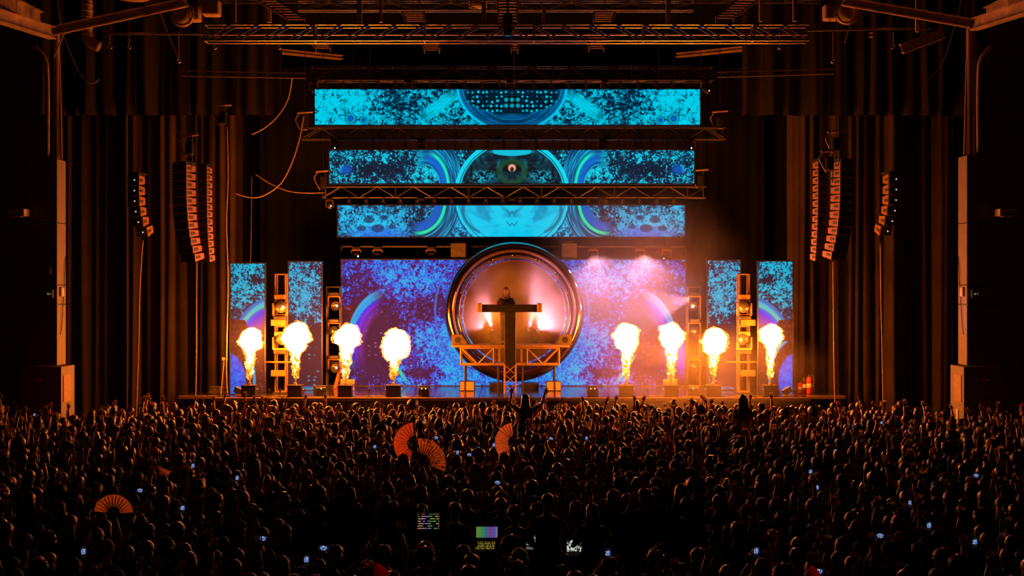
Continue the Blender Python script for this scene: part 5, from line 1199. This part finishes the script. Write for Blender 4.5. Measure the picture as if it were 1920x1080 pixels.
hand_fan(213, 964, 5, 172, 37, 'pale', 'open pale folding fan held flat side up near the plain pillar side', 'person waving the pale folding fan on the plain pillar side')
hand_fan(282, 866, -55, -25, 42, 'pale', 'half closed pale folding fan on the plain pillar side', 'person waving the half closed folding fan', Y=24.2, n=6)
hand_fan(692, 1100, 30, 100, 46, 'deep_red', 'bright red folding fan close behind the mixing desks', 'person waving the bright red folding fan', Y=15.2, n=9)
hand_fan(1500, 1098, 20, 60, 44, 'deep_red', 'half open red folding fan beside a filming phone', 'person waving the half open red folding fan', Y=15.2, n=5)

# ------------------------------------------------------------------ phones held up
def phone_screen(name, seed, bright=.9):
    m, nt, out = newmat(name); g = G(nt); tc = g.n('ShaderNodeTexCoord'); sp = g.n('ShaderNodeSeparateXYZ'); nt.links.new(tc.outputs['Object'], sp.inputs[0])
    nz = g.noise(sp.outputs[0], sp.outputs[2], .016, 2, .5, .6, seed)
    c = g.ramp(nz, [(.36, (.01, .01, .02)), (.48, (.02, .14, .5)), (.56, (.15, .4, .85)), (.62, (.9, .40, .22)), (.72, (1, .85, .8))]); c = g.mix(g.smooth(g.ell(sp.outputs[0], sp.outputs[2], 0, .008, .045, .034), 1.1, .8), (.006, .006, .01), c); e = g.n('ShaderNodeEmission'); nt.links.new(c, e.inputs[0]); e.inputs[1].default_value = bright
    nt.links.new(e.outputs[0], out.inputs[0]); m.cycles.emission_sampling = 'NONE'; return m
M_ph = [phone_screen('phone_picture_%s' % w_, s) for w_, s in (('stage', 1.0), ('banner', 4.0), ('flame', 9.0))]
PH = [(818, 821), (703, 838), (858, 849), (880, 853), (897, 842), (926, 835), (1033, 823), (1100, 822), (1267, 825), (933, 905), (1140, 1038), (362, 874), (263, 920), (343, 953), (157, 1035), (493, 1010), (65, 778), (445, 897), (1596, 799), (1653, 793), (1705, 808), (1567, 846), (1520, 885), (1532, 915), (1830, 892), (1707, 943), (1742, 986), (1650, 1005), (1828, 1017), (1418, 1034), (1535, 1072), (1012, 756), (575, 1050), (607, 1028)]
for i, (x, y) in enumerate(PH):
    sc = rng.uniform(.94, 1.02); S, E, W = arm_pts('phone', 1); g_ = W + Vector((-.05, .3, 1)).normalized() * .075
    hz = g_.z * sc; Y = F * (CAMZ - hz - .05) / (y - 540); c = PX(x, y, Y)
    cx = 0.0; px_, py_ = c.x, Y - g_.y * sc - .03
    if not free(px_, py_, .45): 
        sc *= .97; 
    st, hc, sk, shc = fresh('phone', px_, py_)
    land = i % 3 == 0
    person(px_, py_, 0, 0, sc, 'phone', st, hc, sk, shc, plabel(st, hc, shc, 'phone', px_, py_))
    t = thing('smartphone', ('sideways' if land else 'upright') + ' lit phone held by person with ' + HW[st] % hc + ', ' + zone(px_, py_), 'phone', c, 'lit phones in the crowd')
    w_, h_ = (.145, .07) if land else (.07, .145)
    MB().box(c + Vector((0, .0, 0)), (w_, .009, h_), bev=.003).build('case', M_black, t); MB().box((0, 0, 0), (w_ - .008, .002, h_ - .008)).build('screen', M_ph[i % 3], t, M=Matrix.Translation(c + Vector((0, -.006, 0))))

# ------------------------------------------------------------------ mixing position
FY = 19.0; FZ = .55
fr = thing('mixing_riser', 'low black riser under the mixing desks', 'platform', (0.2, FY + .3, 0)); 
for i in range(4): blk('deck_panel', (-1.75 + i * 1.2, FY + .2, FZ - .03), (1.19, 2.6, .06), M_black, fr, bev=.005)
for x in (-2.3, 0, 2.4):
    for dy in (-1.0, 1.4): rod('leg', (x, FY + dy, 0), (x, FY + dy, FZ - .05), .03, M_blackm, fr)
for X0, Y0 in ((.0, FY + .2),):
    for gx in range(-6, 7):
        for gy in range(-3, 4): TAKEN.append((.1 + gx * .42, FY + .3 + gy * .42, .42))
def desk_mix(x0, x1, lab, keys):
    c = (x0 + x1) / 2; t = thing('mixing_desk', lab, 'mixing desk', (c, FY, FZ))
    MB().box((c, FY, FZ + .82), (x1 - x0, .62, .10), Matrix.Rotation(.14, 3, 'X'), .02).build('console', M_drop, t)
    for x in (x0 + .06, x1 - .06):
        for dy in (-.2, .2): rod('leg', (x, FY + dy, FZ), (x, FY + dy, FZ + .80), .025, M_black, t)
    for k in range(int((x1 - x0) / .055)): blk('fader', (x0 + .05 + k * .055, FY - .12 + .03 * math.sin(k * 2.1), FZ + .865), (.018, .03, .02), M_alu if k % 3 else M_white, t)
    return t
desk_mix(-1.65, -.75, 'long mixing desk under the monitor with coloured rows', 1)
d2 = desk_mix(-.62, .12, 'lighting desk under the rainbow coloured monitor', 1)
d3 = desk_mix(.30, 1.30, 'plain desk carrying a laptop and a white lit panel', 1)
def ui_mat(name, kind):
    m, nt, out = newmat(name); g = G(nt); tc = g.n('ShaderNodeTexCoord'); sp = g.n('ShaderNodeSeparateXYZ'); nt.links.new(tc.outputs['Object'], sp.inputs[0]); u, v = sp.outputs[0], sp.outputs[2]
    if kind == 'rows':
        rowi = g.m('LESS_THAN', g.m('FRACT', g.mul(v, 30)), .32); txt = g.smooth(g.noise(u, g.mul(g.m('FLOOR', g.mul(v, 30)), .37), .07, 1, .5, 0, 3.), .46, .52); f = g.mul(rowi, txt)
        c = g.ramp(g.m('MULTIPLY_ADD', u, 3.2, .5), [(.0, (.6, .35, .2)), (.3, (.45, .16, .6)), (.5, (.3, .2, .6)), (.55, (.15, .5, .05)), (.75, (.2, .5, .05)), (.85, (.6, .35, .1))], 'CONSTANT'); c = g.mix(g.mul(f, .7), (.003, .002, .003), c)
    elif kind == 'rainbow':
        f = g.mul(g.m('LESS_THAN', g.m('FRACT', g.mul(u, 60)), .75), g.m('LESS_THAN', g.m('FRACT', g.mul(v, 50)), .75))
        c = g.ramp(g.m('MULTIPLY_ADD', u, 3.2, .5), [(.0, (.22, .35, .05)), (.3, (.05, .35, .08)), (.45, (.04, .2, .4)), (.6, (.18, .08, .4)), (.7, (.35, .05, .2)), (.82, (.05, .12, .7)), (.95, (.25, .25, .2))]); c = g.mix(f, (.02, .02, .02), c)
    elif kind == 'faders':
        f = g.smooth(g.noise(u, g.m('FLOOR', g.mul(v, 42)), .010, 1, .5, 0, 5.), .5, .56); f = g.mul(f, g.m('LESS_THAN', g.m('FRACT', g.mul(v, 42)), .5)); c = g.mix(f, (.002, .002, .002), (.75, .55, .05))
    else:
        f = g.smooth(g.noise(u, v, .05, 2, .5, .5, 2.), .48, .53); c = g.mix(f, (.01, .012, .01), (.55, .6, .5))
    e = g.n('ShaderNodeEmission'); nt.links.new(c, e.inputs[0]); e.inputs[1].default_value = 1.0; nt.links.new(e.outputs[0], out.inputs[0]); m.cycles.emission_sampling = 'NONE'; return m
UI = {k: ui_mat('display_' + k, k) for k in ('rows', 'rainbow', 'faders', 'panel')}
def monitor(px, py, wpx, hpx, kind, lab, desk_z=FZ + .87, Y=FY + .1):
    c = PX(px, py, Y); w_, h_ = wpx * Y / F, hpx * Y / F; t = thing('monitor', lab, 'monitor', (c.x, Y, desk_z))
    MB().box(c + Vector((0, .02, 0)), (w_ + .03, .03, h_ + .03), bev=.006).build('housing', M_black, t); MB().box((0, 0, 0), (w_, .004, h_)).build('screen', UI[kind], t, M=Matrix.Translation(c + Vector((0, .002, 0))))
    if c.z - h_ / 2 > desk_z + .02:
        rod('stand', (c.x, Y + .05, desk_z), (c.x, Y + .05, c.z), .018, M_black, t); MB().box((c.x, Y + .05, desk_z + .008), (.2, .14, .016)).build('foot', M_black, t)
monitor(803, 978, 41, 28, 'rows', 'small monitor with rows of purple and green text')
monitor(913, 998, 40, 20, 'rainbow', 'small monitor with rainbow coloured columns')
monitor(912, 1023, 42, 14, 'faders', 'low display strip with yellow rows under the rainbow monitor', Y=FY - .2)
monitor(1077, 1023, 28, 22, 'panel', 'small white lit panel before the long haired operator', Y=FY - .1)
c = PX(996, 1024, FY); c.z = FZ + .93; lp = thing('laptop', 'open laptop with a grey lit screen between two operators', 'laptop', (c.x, FY, FZ + .88))
MB().box((c.x, FY - .05, c.z - .04), (.30, .22, .02), None, .005).build('keyboard_base', M_alu, lp); MB().box((c.x + .02, FY + .09, c.z + .07), (.28, .012, .2), Matrix.Rotation(-.3, 3, 'X')).build('lid', M_black, lp); MB().box((0, 0, 0), (.25, .004, .17), Matrix.Rotation(-.3, 3, 'X')).build('screen', UI['panel'], lp, M=Matrix.Translation((c.x + .02, FY + .08, c.z + .07)))
def operator(px, py, st, hc, lab, Y=FY - .55, pose='bent'):
    top = PX(px, py, Y); sc = (top.z - FZ) / 1.79; person(top.x, Y, FZ, 0, sc, pose, st, hc, 1, 'black', lab, group='operators at the mixing desks', rad=.5)
operator(1027, 924, 'cropped', 'black', 'tall operator with cropped hair standing beside the laptop')
operator(1111, 944, 'long', 'brown', 'operator with long straight hair facing the white lit panel')
operator(966, 950, 'curly', 'black', 'operator with curly hair between the rainbow monitor and the laptop')
operator(853, 942, 'short', 'black', 'broad operator in black between the two small monitors')

# ------------------------------------------------------------------ the rest of the crowd
spots = []
yv = 14.9; row = 0
while yv < 39.4:
    half = .375 * yv + .9; xv = -half + (.28 if row % 2 else 0)
    while xv < half:
        spots.append((xv + rng.uniform(-.08, .08), yv + rng.uniform(-.1, .1))); xv += .57 * rng.uniform(.92, 1.1)
    yv += .60; row += 1
def ok(x, y):
    if abs(abs(x) - 12.6) < 1.3 and 36.4 < y < 39.4: return False
    return free(x, y, .45)
MP = ['down', 'bent', 'right_up', 'left_up', 'both_up', 'wide', 'point']
extra = 250; far = []
for x, y in spots:
    if not ok(x, y): continue
    sc = rng.uniform(.90, 1.05)
    pw = [5, 4, 1.2, 1.2, .8, .3, .8] if y < 26 else [6, 4, 1.2, 1.2, 1.2, .5, 1.0]
    pose = rng.choices(MP, pw)[0]; yaw = rng.gauss(0, .25) - math.atan2(-x * .35, 45 - y) * .3
    st, hc, sk, shc = fresh(pose, x, y) if extra > 0 else looks()
    if extra > 0:
        person(x, y, 0, yaw, sc, pose, st, hc, sk, shc, plabel(st, hc, shc, pose, x, y)); extra -= 1
    else: far.append((x, y, yaw, sc, pose, st, hc, sk, shc))
# people further towards the stage, too many to count, in one mesh
MATS = SKIN + [M_denim, M_shoe] + [SHIRT[k] for k in SHIRT] + [HAIRM[k] for k in HAIRM]
IDX = {'denim': 3, 'shoe': 4, **{('s', k): 5 + i for i, k in enumerate(SHIRT)}, **{('h', k): 10 + i for i, k in enumerate(HAIRM)}}
_np = {}
def npm(key, mb):
    if key not in _np:
        V = np.array(mb.v, dtype=np.float64); T = []
        for f in mb.f:
            for i in range(1, len(f) - 1): T.append((f[0], f[i], f[i + 1]))
        _np[key] = (V, np.array(T, dtype=np.int32))
    return _np[key]
Vs, Ts, Ms = [], [], []; base = 0
for x, y, yaw, sc, pose, st, hc, sk, shc in far:
    b, sh, tr, fo = body_parts(pose, False)
    for key, mb, mi in ((('b', pose), b, sk), (('s', pose), sh, IDX[('s', shc)]), (('t',), tr, 3), (('h', st), hair_parts(st, False), IDX[('h', hc)] if st != 'cap' else IDX[('s', hc)])):
        V, T = npm(key, mb); c_, s_ = math.cos(yaw) * sc, math.sin(yaw) * sc
        W_ = np.empty_like(V); W_[:, 0] = V[:, 0] * c_ - V[:, 1] * s_ + x; W_[:, 1] = V[:, 0] * s_ + V[:, 1] * c_ + y; W_[:, 2] = V[:, 2] * sc
        Vs.append(W_); Ts.append(T + base); Ms.append(np.full(len(T), mi, dtype=np.int32)); base += len(V)
V = np.concatenate(Vs).astype(np.float32); T = np.concatenate(Ts); Mi = np.concatenate(Ms)
me = bpy.data.meshes.new('crowd'); me.vertices.add(len(V)); me.vertices.foreach_set('co', V.ravel()); me.loops.add(len(T) * 3); me.loops.foreach_set('vertex_index', T.ravel()); me.polygons.add(len(T))
me.polygons.foreach_set('loop_start', np.arange(0, len(T) * 3, 3, dtype=np.int32)); me.polygons.foreach_set('material_index', Mi); me.polygons.foreach_set('use_smooth', np.ones(len(T), dtype=bool))
for m_ in MATS: me.materials.append(m_)
me.update(calc_edges=True); me.validate()
co = bpy.data.objects.new('crowd', me); COL.objects.link(co); tag(co, 'dense crowd of people packed against the stage, arms raised', 'crowd', None, 'stuff')
print('CROWD', len(far), len(T))
